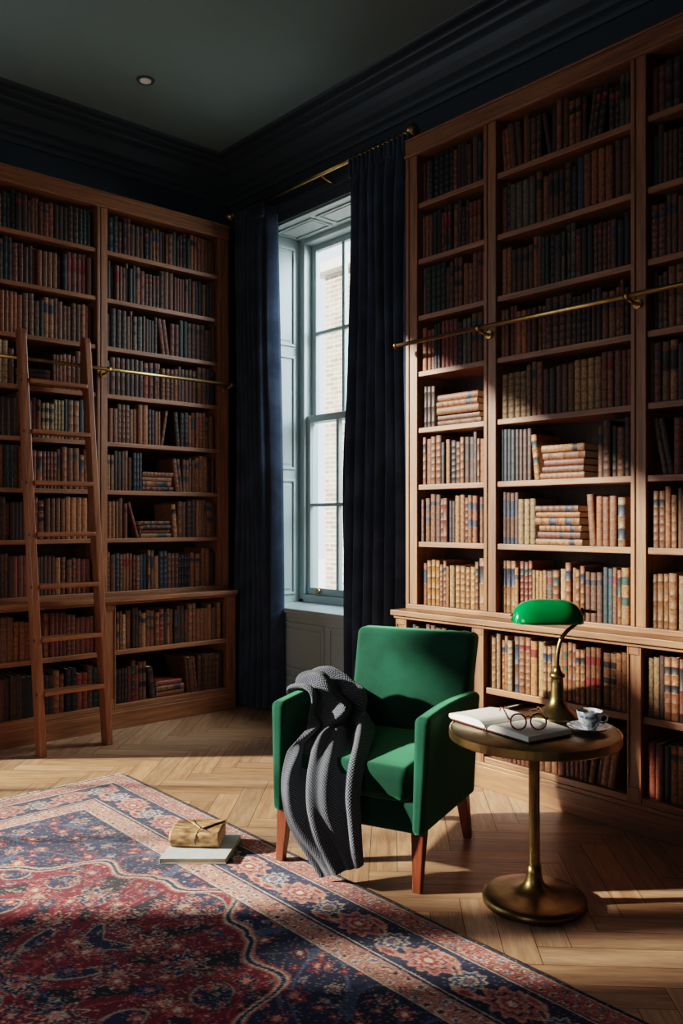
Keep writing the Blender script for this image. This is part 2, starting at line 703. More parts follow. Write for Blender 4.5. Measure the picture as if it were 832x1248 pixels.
# cornice, swept round left and window walls with a mitre
prof = [(0, 3.655), (.018, 3.655), (.022, 3.675), (.022, 3.69), (.045, 3.70), (.05, 3.72), (.05, 3.735), (.075, 3.75), (.105, 3.785),
        (.12, 3.82), (.12, 3.835), (.15, 3.845), (.158, 3.86), (.158, 3.872), (.20, 3.876), (.205, 3.886), (.205, 3.90)]
prof = prof + [(.25, 3.892), (.262, 3.887), (.274, 3.892), (.278, 3.90)]
co = MB()
rings = []
for (bx, by, sx, sy) in ((WX, EY, 1, 0), (WX, WY, 1, -1), (EX, WY, 0, -1)):
    rings.append([(bx + sx * p, by + sy * p, z) for p, z in prof])
co.loft(rings, closed=False, smooth=False)
struct('trim_1', co, M['cornice'])
struct('baseboard_back', MB().box(WX, -3.2, WY - .022, WY, 0, .2).box(WX, -3.2, WY - .014, WY, .2, .235), M['sash'], bevel=.004)


# ---- main sash window
def frame_rect(mb, x0, x1, z0, z1, y0, y1, w):
    mb.box(x0, x0 + w, y0, y1, z0, z1).box(x1 - w, x1, y0, y1, z0, z1)
    mb.box(x0 + w, x1 - w, y0, y1, z0, z0 + w).box(x0 + w, x1 - w, y0, y1, z1 - w, z1)
    return mb


def raised_panel(mb, pts_fn, u0, u1, v0, v1, w=.022, d=.012):
    """a moulding rectangle: pts_fn(u, v, depth) to space; four bars plus a raised field"""
    for (a, b, c, e) in ((u0, u1, v0, v0 + w), (u0, u1, v1 - w, v1), (u0, u0 + w, v0 + w, v1 - w), (u1 - w, u1, v0 + w, v1 - w)):
        mb.box(a, b, 0, d, c, e, xf=lambda x, y, z: pts_fn(x, z, y))
    mb.box(u0 + w + .02, u1 - w - .02, 0, d * .5, v0 + w + .02, v1 - w - .02, xf=lambda x, y, z: pts_fn(x, z, y))


win = thing('window_1', kind='structure', loc=(-4.17, WY, .7))
FY0 = 3.91
fr = MB()
fr.box(OX0, OX0 + .055, FY0, FY0 + .15, .72, OZ1).box(OX1 - .055, OX1, FY0, FY0 + .15, .72, OZ1)
fr.box(OX0 + .055, OX1 - .055, FY0, FY0 + .15, OZ1 - .045, OZ1).box(OX0 + .055, OX1 - .055, FY0, FY0 + .15, .70, .755)
fr.box(OX0 + .055, OX0 + .07, FY0 - .0, FY0 + .025, .755, OZ1 - .045).box(OX1 - .07, OX1 - .055, FY0, FY0 + .025, .755, OZ1 - .045)
fr.build('window_frame', M['sash'], win, True, bevel=.004)
SX0, SX1 = OX0 + .058, OX1 - .058
ZM0, ZM1 = 2.015, 2.065


def sash(name, z0, z1, y, bot, top):
    mb = MB()
    st = .045
    mb.box(SX0, SX0 + st, y, y + .04, z0, z1).box(SX1 - st, SX1, y, y + .04, z0, z1)
    mb.box(SX0 + st, SX1 - st, y, y + .04, z0, z0 + bot).box(SX0 + st, SX1 - st, y, y + .04, z1 - top, z1)
    zm = (z0 + bot + z1 - top) / 2
    mb.box(SX0 + st, SX1 - st, y + .004, y + .036, zm - .012, zm + .012)
    for k in (1, 2, 3):
        xm = SX0 + st + (SX1 - SX0 - 2 * st) * k / 4
        mb.box(xm - .014, xm + .014, y + .002, y + .038, z0 + bot, zm - .012).box(xm - .014, xm + .014, y + .002, y + .038, zm + .012, z1 - top)
    s = mb.build(name, M['sash'], win, True, bevel=.003)
    MB().box(SX0 + st, SX1 - st, y + .018, y + .022, z0 + bot, z1 - top).build('glass_pane', M['glass'], s, True)
    return s


sash('upper_sash', ZM0, OZ1 - .046, FY0 + .085, .05, .04)
ls = sash('lower_sash', .757, ZM1, FY0 + .03, .05, .05)
kx = x_at(386, FY0)
MB().lathe([(.0, -.02), (.012, -.02), (.012, -.012), (.02, -.004), (.022, .008), (.014, .018), (0, .02)], n=20).build('sash_knob', M['brass'], ls)
kn = bpy.data.objects['sash_knob']
for v in kn.data.vertices:
    x, y, z = v.co
    v.co = (kx + x - win.location.x, FY0 + .012 - z - win.location.y, .787 + y - win.location.z)
# sill board, dado panelling below, soffit and shutter panels
MB().box(OX0 - .05, OX1 + .05, WY - .05, FY0, .665, .70).box(OX0 - .03, OX1 + .03, WY - .025, WY + .02, .635, .665).build('window_sill', M['sash'], win, True, bevel=.006)
da = MB().box(OX0 - .02, OX1 + .02, WY - .012, WY + .02, .235, .635)
for u0, u1 in ((OX0 + .02, -4.19), (-4.15, OX1 - .02)):
    raised_panel(da, lambda u, v, d: (u, WY - .012 - d, v), u0, u1, .275, .605)
da.build('dado_panel', M['sash'], win, True, bevel=.003)
so = MB().box(OX0, OX1, WY, FY0, OZ1 - .012, OZ1)
for k in range(3):
    u0 = OX0 + .05 + k * (OX1 - OX0 - .06) / 3
    raised_panel(so, lambda u, v, d: (u, v, OZ1 - .012 - d), u0, u0 + .40, WY + .06, FY0 - .05, .016, .01)
so.build('soffit_panel', M['sash'], win, True, bevel=.003)
for side, xx, sg in (('left', OX0, 1), ('right', OX1, -1)):
    sh = MB().box(xx, xx + sg * .014, WY, FY0, .70, OZ1 - .012)
    zs = [.78, 1.92, 2.30, 3.27] if side == 'left' else [.78, 1.92, 2.30, 3.27]
    for z0, z1 in ((.76, 1.60), (1.67, 2.50), (2.57, 3.29)):
        raised_panel(sh, lambda u, v, d: (xx + sg * (.014 + d), u, v), WY + .05, FY0 - .045, z0, z1, .018, .012)
    sh.build('shutter_panel', M['sash'], win, True, bevel=.003)
ar = MB()
for (w, d) in ((.12, .02), (.05, .038)):
    ar.box(OX0 - .12, OX1 + .12, WY - d, WY, OZ1 + .12 - w + (.0 if w > .1 else 0), OZ1 + .12)
    ar.box(OX0 - .12, OX0 - .12 + w, WY - d, WY, .24, OZ1)
    ar.box(OX1 + .12 - w, OX1 + .12, WY - d, WY, .24, OZ1)
ar.build('architrave', M['cornice'], win, True, bevel=.005)

# ---- side window and added opening, left wall (beyond the frame, let the sun in)
for wi, (SY0, SY1, SZ0, SZ1) in enumerate(SIDE):
    w2 = thing('window_%d' % (wi + 2), kind='structure', loc=(WX, (SY0 + SY1) / 2, SZ0))
    f2 = MB()
    f2.box(WX - .22, WX - .14, SY0, SY0 + .05, SZ0, SZ1).box(WX - .22, WX - .14, SY1 - .05, SY1, SZ0, SZ1)
    f2.box(WX - .22, WX - .14, SY0 + .05, SY1 - .05, SZ0, SZ0 + .07).box(WX - .22, WX - .14, SY0 + .05, SY1 - .05, SZ1 - .07, SZ1)
    if wi == 0:
        f2.box(WX - .2, WX - .15, SY0 + .05, SY1 - .05, 2.03, 2.08)
    for k in (1, 2):
        ym = SY0 + .05 + (SY1 - SY0 - .1) * k / 3
        f2.box(WX - .19, WX - .165, ym - .011, ym + .011, SZ0 + .07, SZ1 - .07)
    f2.build('window_frame', M['sash'], w2, True)
    if wi == 0:
        MB().box(WX - .14, WX - .13, -1.55, -.95, 2.49, 2.84).build('window_blind', M['paper'], w2, True)  # unseen panel added to shade the upper corner of the chair back

# ---- outside
BX0 = -10.5
bl = thing('brick_building', 'sunlit pale brick building seen outside through the sash window', 'building', (-5, 9, -.5))
bw = MB().box(BX0, 3, 9, 9.6, -.5, 5.3)
b0 = bw.build('brick_wall', M['brick'], bl, True)
uvl = b0.data.uv_layers['UVMap']
for p in b0.data.polygons:
    for li in p.loop_indices:
        c = b0.data.vertices[b0.data.loops[li].vertex_index].co
        uvl.data[li].uv = (c.x + c.y, c.z)
MB().box(BX0 - .18, 3, 8.82, 9.6, 5.3, 5.42).box(BX0 - .1, 3, 8.9, 9.6, 5.42, 5.5).build('cornice', M['stone'], bl, True, bevel=.02)
struct('trim_2', MB().box(-30, 12, 4.4, 40, -.6, -.5), M['ground'])  # slab of ground outside the sash window

# ------------------------------------------------------------------ bookcases
SHELF = [3.01, 2.707, 2.403, 2.101, 1.797, 1.491, 1.184]   # top faces
BASE_U = .845                                             # bottom board of the upper case
LEDGE = .82
LOW = [.488, .152]
ST = .028
TOPI, TOPO = 3.27, 3.36
LP, UP = -4.845, -4.965          # left bookcase front planes (lower, upper)
RL, RU = 3.24, 3.33              # right bookcase front planes (lower, upper)


def bookcase(name, label, wall, lo, up, back, divs_u, divs_l, u_end0, u_end1, lend0, lend1, loc):
    """u runs along the wall, d into it.  wall 'x': u=Y, d=-X ; wall 'y': u=X, d=Y"""
    t = thing(name, label, 'bookcase', loc)
    if wall == 'x':
        def bx(mb, u0, u1, d0, d1, z0, z1, **k): return mb.box(d0, d1, u0, u1, z0, z1, **k)
        sg = -1
    else:
        def bx(mb, u0, u1, d0, d1, z0, z1, **k): return mb.box(u0, u1, d0, d1, z0, z1, **k)
        sg = 1
    B = lambda nm, mb, m='oak': mb.build(nm, M[m], t, True, bevel=.003)
    bx_ = lambda u0, u1, d0, d1, z0, z1: bx(MB(), u0, u1, d0, d1, z0, z1)
    # back panels
    B('back_panel', bx(bx_(u_end0, u_end1, back - sg * .02, back, .15, TOPO - .02), u_end0, u_end1, back - sg * .02, back, .1, .15), 'back')
    # uprights with a fluted face
    for nm, (a, b) in [('side_panel', divs_u[0])] + [('divider', d) for d in divs_u[1:-1]] + [('side_panel', divs_u[-1])]:
        mb = bx_(a, b, up + sg * .006, back - sg * .02, BASE_U, TOPI)
        w = b - a
        bx(mb, a + w * .0, a + w * .28, up, up + sg * .006, BASE_U, TOPI)
        bx(mb, a + w * .36, a + w * 1.0, up, up + sg * .006, BASE_U, TOPI)
        B(nm, mb)
    for nm, (a, b) in [('side_panel', divs_l[0])] + [('divider', d) for d in divs_l[1:-1]] + [('side_panel', divs_l[-1])]:
        mb = bx_(a, b, lo + sg * .006, back - sg * .02, LOW[1] - .03, LEDGE - .045)
        w = b - a
        bx(mb, a, a + w * .14, lo, lo + sg * .006, LOW[1] - .03, LEDGE - .045)
        bx(mb, a + w * .86, b, lo, lo + sg * .006, LOW[1] - .03, LEDGE - .045)
        bx(mb, a + w * .14, a + w * .86, lo, lo + sg * .006, LOW[1] - .03, .19)
        bx(mb, a + w * .14, a + w * .86, lo, lo + sg * .006, LEDGE - .08, LEDGE - .045)
        B(nm, mb)
    # shelves
    for (a, b) in zip(divs_u[:-1], divs_u[1:]):
        for z in SHELF:
            B('shelf', bx_(a[1], b[0], up + sg * .008, back - sg * .02, z - ST, z))
    for (a, b) in zip(divs_l[:-1], divs_l[1:]):
        B('shelf', bx_(a[1], b[0], lo + sg * .012, back - sg * .02, LOW[0] - .03, LOW[0]))
        B('shelf', bx_(a[1], b[0], lo + sg * .004, back - sg * .02, LOW[1] - .03, LOW[1]))
    # top rail, base rail of the upper case, counter, plinth
    mb = bx_(u_end0, u_end1, up - sg * .004, back - sg * .02, TOPI, TOPO)
    bx(mb, u_end0, u_end1, up - sg * .010, back, TOPO, TOPO + .012)
    bx(mb, u_end0, u_end1, up - sg * .012, up - sg * .004, TOPI, TOPI + .018)
    B('top_rail', mb)
    B('base_rail', bx_(u_end0, u_end1, up, back - sg * .02, LEDGE, BASE_U))
    mb = bx_(lend0 - .012, lend1, lo - sg * .03, back - sg * .02, LEDGE - .028, LEDGE)
    bx(mb, lend0 - .004, lend1, lo - sg * .012, back - sg * .02, LEDGE - .045, LEDGE - .028)
    B('counter', mb)
    mb = bx_(lend0, lend1, lo, back, 0, LOW[1] - .03)
    bx(mb, lend0, lend1, lo - sg * .006, lo, 0, .105)
    B('plinth', mb)
    return t


# left bookcase: u = Y
DL = [(1.42, 1.49), (2.374, 2.444), (3.275, 3.36)]
DLl = [(1.42, 1.49), (2.370, 2.441), (3.265, 3.335)]
bookcase('built_in_bookcase', 'tall oak bookcase on the left wall behind the ladder', 'x', LP, UP, WX + .005, DL, DLl, 1.42, 3.36, 1.42, 3.335, (LP, 2.4, 0))
# right bookcase: u = X
xr = lambda p: x_at(p, RU)
xl = lambda p: x_at(p, RL)
DR = [(xr(494), xr(508)), (xr(589), xr(604)), (xr(768), xr(787)), (-1.05, -.98)]
DRl = [(xl(482), xl(495)), (xl(574.5), xl(589)), (xl(763.5), xl(781)), (-1.05, -.98)]
bookcase('built_in_bookcase', 'tall oak bookcase on the window wall behind green armchair and lamp', 'y', RL, RU, WY - .005, DR, DRl, DR[0][0], -.98, DRl[0][0], -.98, (-2.1, RL, 0))

# ------------------------------------------------------------------ books
PAL = {
    'tan': (168, 108, 68), 'light tan': (188, 134, 90), 'brown': (130, 86, 58), 'dark brown': (86, 58, 44), 'russet': (148, 78, 54),
    'cream': (196, 164, 124), 'slate blue': (66, 84, 100), 'dark green': (54, 74, 62), 'black': (46, 38, 34), 'red': (150, 46, 38),
    'grey': (124, 116, 104), 'ochre': (184, 122, 66), 'teal': (52, 82, 92),
}
MIX_WARM = ['tan'] * 7 + ['light tan'] * 4 + ['brown'] * 6 + ['russet'] * 4 + ['dark brown'] * 3 + ['cream'] * 1 + ['black', 'slate blue']
MIX_DARK = ['brown'] * 6 + ['dark brown'] * 5 + ['tan'] * 5 + ['russet'] * 3 + ['black'] * 2 + ['slate blue', 'dark green', 'grey']
MIX_COLOUR = ['tan'] * 9 + ['light tan'] * 6 + ['cream'] * 2 + ['red'] + ['teal', 'slate blue', 'grey', 'ochre', 'russet', 'russet', 'brown', 'brown', 'brown', 'dark brown', 'dark green']
LABELC = {'red': (128, 34, 28), 'blue': (48, 60, 78), 'black': (40, 34, 34), 'green': (44, 70, 58)}


def colour(rgb, k=1.0):
    return tuple(lin(min(255, c)) * k for c in rgb) + (1.0,)


def book_geo(mb, spec, xf=None, with_pages=False):
    w, h, d = spec['w'], spec['h'], spec['d']
    base = colour(spec['rgb'], spec['k'])
    dark = tuple(c * .74 for c in base[:3]) + (1,)
    gold = tuple(min(1, c * 1.12 + .01) for c in base[:3]) + (1,)
    # levels up the spine
    nb = spec['bands']
    lv = [(0, 0), (.012 * h, 1)]
    zs = []
    for i in range(nb):
        z = h * (.14 + .72 * i / max(1, nb - 1))
        zs.append(z)
    levels = [(0.0, .0)]
    levels.append((.03 * h, 0.0))
    for z in zs:
        levels += [(z - .0045, 0.0), (z - .002, 1.0), (z + .002, 1.0), (z + .0045, 0.0)]
    levels += [(.97 * h, 0.0), (h, 0.0)]
    rz_k = .0013 if spec['raised'] else .0002
    A = 6
    bul = min(.16 * w, .008)
    rings = []
    for z, e in levels:
        r = []
        for i in range(A + 1):
            a = PI * (i / A)
            x = -w / 2 * math.cos(a)
            y = -(bul + rz_k * e) * math.sin(a) + bul
            x *= (1 + 12 * rz_k * e)
            r.append((x, y, z))
        rings.append(r)
    b = len(mb.v)
    P = [p for r in rings for p in r]
    base_i = len(P)
    t = .0022
    # boards
    bd = [(-w / 2, bul, 0), (-w / 2, d, 0), (-w / 2 + t, d, 0), (-w / 2 + t, bul, 0), (w / 2 - t, bul, 0), (w / 2 - t, d, 0), (w / 2, d, 0), (w / 2, bul, 0)]
    P += bd + [(x, y, h) for x, y, z in bd]
    mb.v += [xf(*p) for p in P] if xf else P
    n = A + 1
    for k in range(len(levels) - 1):
        e = levels[k][1] + levels[k + 1][1]
        zc = (levels[k][0] + levels[k + 1][0]) / 2 / h
        c = base
        if e >= 2:
            c = gold if spec['gold'] else dark
        elif e == 1:
            c = dark if spec['raised'] else base
        elif spec['tool'] > .7 and k % 4 == 0:
            c = tuple(q * .86 for q in base[:3]) + (1,)
        elif k == 0 or k == len(levels) - 2:
            c = dark
        for (lo_, hi_, lc) in spec['labels']:
            if lo_ <= zc <= hi_ and e == 0:
                c = lc
        for i in range(A):
            q = (b + k * n + i, b + k * n + i + 1, b + (k + 1) * n + i + 1, b + (k + 1) * n + i)
            mb.face(q, [(0, 0)] * 4, c, 0, True)
    q0 = b + base_i
    for s in (0, 4):
        idx = [q0 + s + i for i in range(4)]
        top = [i + 8 for i in idx]
        for i in range(4):
            j = (i + 1) % 4
            mb.face((idx[i], idx[j], top[j], top[i]), [(0, 0)] * 4, base, 0)
        mb.face(idx[::-1], [(0, 0)] * 4, dark, 0)
        mb.face(top, [(0, 0)] * 4, dark, 0)
    if with_pages:
        pages_geo(mb, spec, xf, 1)
    return mb


def pages_geo(mb, spec, xf=None, mi=0):
    w, h, d = spec['w'], spec['h'], spec['d']
    t = .0022
    mb.box(-w / 2 + t, w / 2 - t, min(.16 * w, .008) * .6, d - .006, .0025, h - .004, mi=mi, col=(.5, .42, .3, 1), xf=xf)
    return mb


ORD = ['first', 'second', 'third', 'fourth', 'fifth', 'sixth', 'seventh', 'eighth', 'ninth', 'tenth', 'eleventh', 'twelfth', 'thirteenth', 'fourteenth',
       'fifteenth', 'sixteenth', 'seventeenth', 'eighteenth', 'nineteenth', 'twentieth', 'twenty-first', 'twenty-second', 'twenty-third', 'twenty-fourth',
       'twenty-fifth', 'twenty-sixth', 'twenty-seventh', 'twenty-eighth', 'twenty-ninth', 'thirtieth', 'thirty-first', 'thirty-second', 'thirty-third']

BOOKS = []


class Row:
    def __init__(self, wall, front, u0, u1, z, clear, mixn, shelf_phrase, depth):
        self.wall, self.front, self.u0, self.u1, self.z, self.clear = wall, front, u0, u1, z, clear
        self.mix, self.phrase, self.depth = mixn, shelf_phrase, depth
        self.c = u0 + random.uniform(.004, .02)
        self.run = 0
        self.k = 0
        self.hr = (.76, .93)
        self.out = []

    def new(self, hmin=None, hmax=None, wide=None):
        if self.run <= 0:
            self.run = random.choice([1, 1, 1, 1, 1, 2, 2, 3, 4])
            cn = random.choice(self.mix)
            hm = self.clear
            lab = []
            lname = None
            nb = random.choice([3, 4, 5, 5, 6, 6, 7])
            rb = random.random() < .55
            if random.random() < .42:
                lname = random.choice(['red', 'blue', 'blue', 'black', 'black', 'green'])
                lc = colour(LABELC[lname], .6)
                st = .72 / (nb - 1)
                z0 = .14 + st * (nb - 2)
                lab.append((z0 + .005, z0 + st - .005, lc))
                if random.random() < .25:
                    z0 = .14 + st * (nb - 4)
                    lab.append((z0 + .005, z0 + st - .005, lc))
            j_ = random.uniform(.88, 1.1)
            h_ = random.uniform(-.035, .035)
            rgb = [min(235, max(20, c * j_ * q)) for c, q in zip(PAL[cn], (1.03 + h_, 1, .94 - h_))]
            self.st = dict(cn=cn, rgb=rgb, h=hm * random.uniform(*self.hr), w=random.uniform(.019, .036), bands=nb, raised=rb, tool=random.random(), gold=random.random() < .35,
                           labels=lab, lname=lname, d=self.depth * random.uniform(.72, .92), inset=random.uniform(.018, .034))
            if cn in ('cream', 'red', 'teal') and random.random() < .5:
                self.st['labels'] = []
                self.st['lname'] = None
        self.run -= 1
        s = dict(self.st)
        s['k'] = random.uniform(.26, .44)
        s['w'] *= random.uniform(.9, 1.1)
        s['h'] *= random.uniform(.985, 1.01)
        if wide:
            s['w'] = wide * random.uniform(.85, 1.15)
        return s

    def put(self, s, u, a, zoff, flat=None):
        s['u'], s['a'], s['z'] = u, a, self.z + zoff + .0006
        s['row'] = self
        s['flat'] = flat
        self.out.append(s)

    def v(self, to):
        """upright books up to position `to`"""
        while True:
            s = self.new()
            if self.c + s['w'] > to:
                break
            self.put(s, self.c + s['w'] / 2, 0, 0)
            self.c += s['w'] + random.uniform(.0006, .0022)
        return self

    def right(self, n, deg, hs=None):
        a = math.radians(deg)
        prev = None
        self.run = 0
        for i in range(n):
            s = self.new()
            if hs:
                s['h'] = self.clear * hs
            if prev is None:
                u = self.c + s['w'] / 2 * math.cos(a)
            else:
                u = u + (prev + s['w']) / 2 / math.cos(a) + .001
            self.put(s, u, a, math.sin(a) * s['w'] / 2)
            prev = s['w']
        self.c = u + s['w'] / 2 * math.cos(a) + s['h'] * math.sin(a)
        return self

    def left(self, n, deg, hs=None):
        a = math.radians(deg)
        prev = None
        self.run = 0
        for i in range(n):
            s = self.new()
            if hs:
                s['h'] = self.clear * hs
            if prev is None:
                u = self.c + s['w'] / 2 * math.cos(a) + s['h'] * math.sin(a) + .001
            else:
                u = u + (prev + s['w']) / 2 / math.cos(a) + .001
            self.put(s, u, -a, math.sin(a) * s['w'] / 2)
            prev = s['w']
        self.c = u + s['w'] / 2 * math.cos(a)
        return self

    def stack(self, n, length, tmin=.026, tmax=.04):
        zz = 0
        self.run = 0
        mix, self.mix = self.mix, ['tan', 'light tan', 'brown', 'russet', 'tan']
        for i in range(n):
            self.run = 0
            s = self.new()
            s['w'] = random.uniform(tmin, tmax)
            s['h'] = length * (random.uniform(.9, 1.0) if i else 1.0)
            s['inset'] = random.uniform(.012, .03)
            self.put(s, self.c + random.uniform(0, 1) * (length - s['h']), PI / 2, zz + s['w'] / 2, flat=(i, n))
            zz += s['w'] + .0008
        self.mix = mix
        self.run = 0
        self.c += length + .004
        return self

    def gap(self, w):
        self.c += w
        return self

    def goto(self, u):
        self.c = u
        return self

    def done(self):
        k = 0
        for s in self.out:
            s['idx'] = None
            if s['flat'] is None:
                k += 1
                s['idx'] = k
        BOOKS.extend(self.out)


# right bookcase rows
UX = lambda p: x_at(p, RU + .03)
LX = lambda p: x_at(p, RL + .03)
cnts = ['first', 'second', 'third', 'fourth', 'fifth', 'sixth', 'seventh', 'eighth']
zrow = SHELF + [BASE_U]
bays = [('narrow bay', DR[0][1], DR[1][0]), ('middle bay', DR[1][1], DR[2][0]), ('right bay', DR[2][1], DR[3][0])]
for bi, (bn, u0, u1) in enumerate(bays):
    if bi == 2:
        u1 = UX(858)
    for ri, z in enumerate(zrow):
        ph = '%s shelf above counter, %s, right bookcase' % (cnts[7 - ri], bn)
        cl = (TOPI - z if ri == 0 else zrow[ri - 1] - ST - z)
        cl = min(cl, .28)
        mixn = MIX_DARK if ri < 4 else (MIX_WARM if ri < 7 else MIX_COLOUR)
        r = Row('y', RU, u0, u1, z, cl, mixn, ph, .24)
        if bi == 0 and ri == 4:
            r.v(UX(533)); r.goto(UX(533.5)).stack(5, UX(586) - UX(533.5))
        elif bi == 1 and ri == 0:
            r.goto(u0 + .006).left(4, 5).v(UX(665)); r.left(1, 9); r.v(UX(716)); r.right(3, 8, .86); r.v(u1 - .003)
        elif bi == 1 and ri == 5:
            r.v(UX(654)); r.left(1, 6); r.gap(.003).stack(5, .235, .024, .034); r.goto(UX(729)).v(u1 - .004)
        elif bi == 1 and ri == 6:
            r.mix = MIX_COLOUR
            r.v(UX(656)); r.gap(.004).stack(6, .25, .024, .036); r.goto(UX(715.5)); r.left(1, 4, .83); r.v(u1 - .004)
        elif bi == 2 and ri == 5:
            r.v(UX(802)); r.left(2, 11, .86); r.v(u1)
        else:
            r.v(u1 - .003)
        r.done()
lb = [('narrow bay', DRl[0][1], DRl[1][0]), ('middle bay', DRl[1][1], DRl[2][0]), ('right bay', DRl[2][1], DRl[3][0])]
for bi, (bn, u0, u1) in enumerate(lb):
    if bi == 2:
        u1 = LX(862)
    for ri, z in enumerate(LOW):
        ph = '%s shelf below counter, %s, right bookcase' % (cnts[ri], bn)
        cl = (LEDGE - .045 - z if ri == 0 else LOW[0] - .03 - z)
        cl = min(cl, .285)
        r = Row('y', RL, u0, u1, z, cl, ['light tan'] * 6 + ['tan'] * 6 + ['brown', 'cream'] if ri == 0 and bi == 1 else MIX_WARM, ph, .28)
        r.hr = (.84, .95) if ri == 0 else (.78, .93)
        if bi == 1 and ri == 1:
            r.v(LX(722)); r.right(4, 9, .86)
        else:
            r.v(u1 - .004)
        r.done()
# left bookcase rows (u = Y)
UY = lambda p: y_at(p, UP - .03)
LY = lambda p: y_at(p, LP - .03)
bays = [('left bay', DL[0][1], DL[1][0]), ('right bay', DL[1][1], DL[2][0])]
for bi, (bn, u0, u1) in enumerate(bays):
    for ri, z in enumerate(zrow):
        ph = '%s shelf above counter, %s, left bookcase' % (cnts[7 - ri], bn)
        cl = min((TOPI - z if ri == 0 else zrow[ri - 1] - ST - z), .28)
        mixn = MIX_DARK if ri < 4 else MIX_WARM
        if bi == 0 and 2 <= ri <= 5:
            mixn = MIX_COLOUR
        r = Row('x', UP, u0, u1, z, cl, mixn, ph, .27)
        if bi == 0 and ri == 3:
            r.v(UY(18)); r.gap(.02).stack(4, .2, .022, .03); r.goto(UY(64)).v(u1 - .003)
        elif bi == 1 and ri == 2:
            r.v(UY(192)); r.left(2, 8, .85); r.v(u1 - .003)
        elif bi == 1 and ri == 4:
            r.v(UY(196)); r.right(1, 9, .85); r.goto(UY(211)); r.left(1, 5); r.v(u1 - .003)
        elif bi == 1 and ri == 5:
            r.v(UY(173)); r.gap(.006).stack(4, .23, .026, .034); r.gap(-.015).left(2, 7, .8); r.v(u1 - .003)
        elif bi == 1 and ri == 6:
            r.v(UY(157)); r.left(1, 16, .85); r.gap(.012).stack(4, .22, .024, .03); r.left(1, 5, .8); r.v(u1 - .003)
        else:
            r.v(u1 - .003)
        r.done()
lb = [('left bay', DLl[0][1], DLl[1][0]), ('right bay', DLl[1][1], DLl[2][0])]
for bi, (bn, u0, u1) in enumerate(lb):
    for ri, z in enumerate(LOW):
        ph = '%s shelf below counter, %s, left bookcase' % (cnts[ri], bn)
        cl = min((LEDGE - .045 - z if ri == 0 else LOW[0] - .03 - z), .285)
        r = Row('x', LP, u0, u1, z, cl, MIX_WARM if ri == 0 else MIX_DARK, ph, .3)
        if bi == 1 and ri == 1:
            r.v(LY(181)); r.left(1, 7, .72); r.gap(.01).stack(3, .2, .03, .036); r.left(3, 6, .82); r.v(u1 - .003)
        else:
            r.v(u1 - .003)
        r.done()

# where each book stands, and how large it shows
for s in BOOKS:
    r = s['row']
    if r.wall == 'y':
        s['loc'] = (s['u'], r.front + s['inset'], s['z'])
        s['rz'] = 0.0
        mid = (s['u'], r.front, s['z'] + s['h'] / 2)
    else:
        s['loc'] = (r.front - s['inset'], s['u'], s['z'])
        s['rz'] = PI / 2
        mid = (r.front, s['u'], s['z'] + s['h'] / 2)
    if s['flat']:
        mid = (mid[0] + (s['h'] / 2 if r.wall == 'y' else 0), mid[1] + (s['h'] / 2 if r.wall == 'x' else 0), s['z'])
    px, py, dd = proj(*mid)
    vx, vy = mid[0], mid[1]
    fore = abs(vy if r.wall == 'y' else vx) / math.hypot(vx, vy)
    s['area'] = s['w'] * s['h'] / dd / dd * fore
    if s['row'].phrase.startswith(('first shelf below counter, narrow', 'second shelf below counter, narrow')):
        s['area'] = 0
    if not (2 < px < 826):
        s['area'] = 0
    if s['row'].phrase.startswith('second shelf below counter, middle') and px < 640:
        s['area'] = 0
for s in BOOKS:
    r = s['row']
    a, w_, h_ = s['a'], s['w'], s['h']
    us = [x * math.cos(a) + z * math.sin(a) for x in (-w_ / 2, w_ / 2) for z in (0, h_)]
    if s['u'] + max(us) > r.u1 + .001 or s['u'] + min(us) < r.u0 - .001:
        print('OUT', r.phrase, round(s['u'] + max(us) - r.u1, 3), round(r.u0 - s['u'] - min(us), 3))
order = sorted(range(len(BOOKS)), key=lambda i: -BOOKS[i]['area'])
SINGLE = set(order[:300])
rest = MB()
for i, s in enumerate(BOOKS):
    if i in SINGLE:
        o = book_geo(MB(), s).build('book', M['leather'])
        o.location = s['loc']
        o.rotation_euler = (0, s['a'], s['rz'])
        r = s['row']
        if s['flat']:
            k, n = s['flat']
            pos = 'bottom' if k == 0 else ('top' if k == n - 1 else '%s from bottom' % ORD[k])
            lab = '%s book, %s in stack, %s' % (s['cn'], pos, r.phrase)
        else:
            lab = '%s %s book, %s from left, %s' % (s['cn'], 'leaning' if abs(s['a']) > .02 else 'upright', ORD[s['idx'] - 1], r.phrase)
        side = 'right' if r.wall == 'y' else 'left'
        tag(o, lab, 'book', 'old leather-bound books on the %s bookcase' % side)
        pages_geo(MB(), s).build('page_block', M['page'], o)
    else:
        mtx = Matrix.Translation(s['loc']) @ Matrix.Rotation(s['rz'], 4, 'Z') @ Matrix.Rotation(s['a'], 4, 'Y')
        book_geo(rest, s, lambda x, y, z: tuple(mtx @ Vector((x, y, z))), True)
ro = rest.build('shelved_books', [M['leather'], M['page']])
tag(ro, 'smaller and more distant old leather books filling the remaining bookcase shelves', 'books', kind='stuff')

# ------------------------------------------------------------------ brass ladder rails
RZ = 2.238


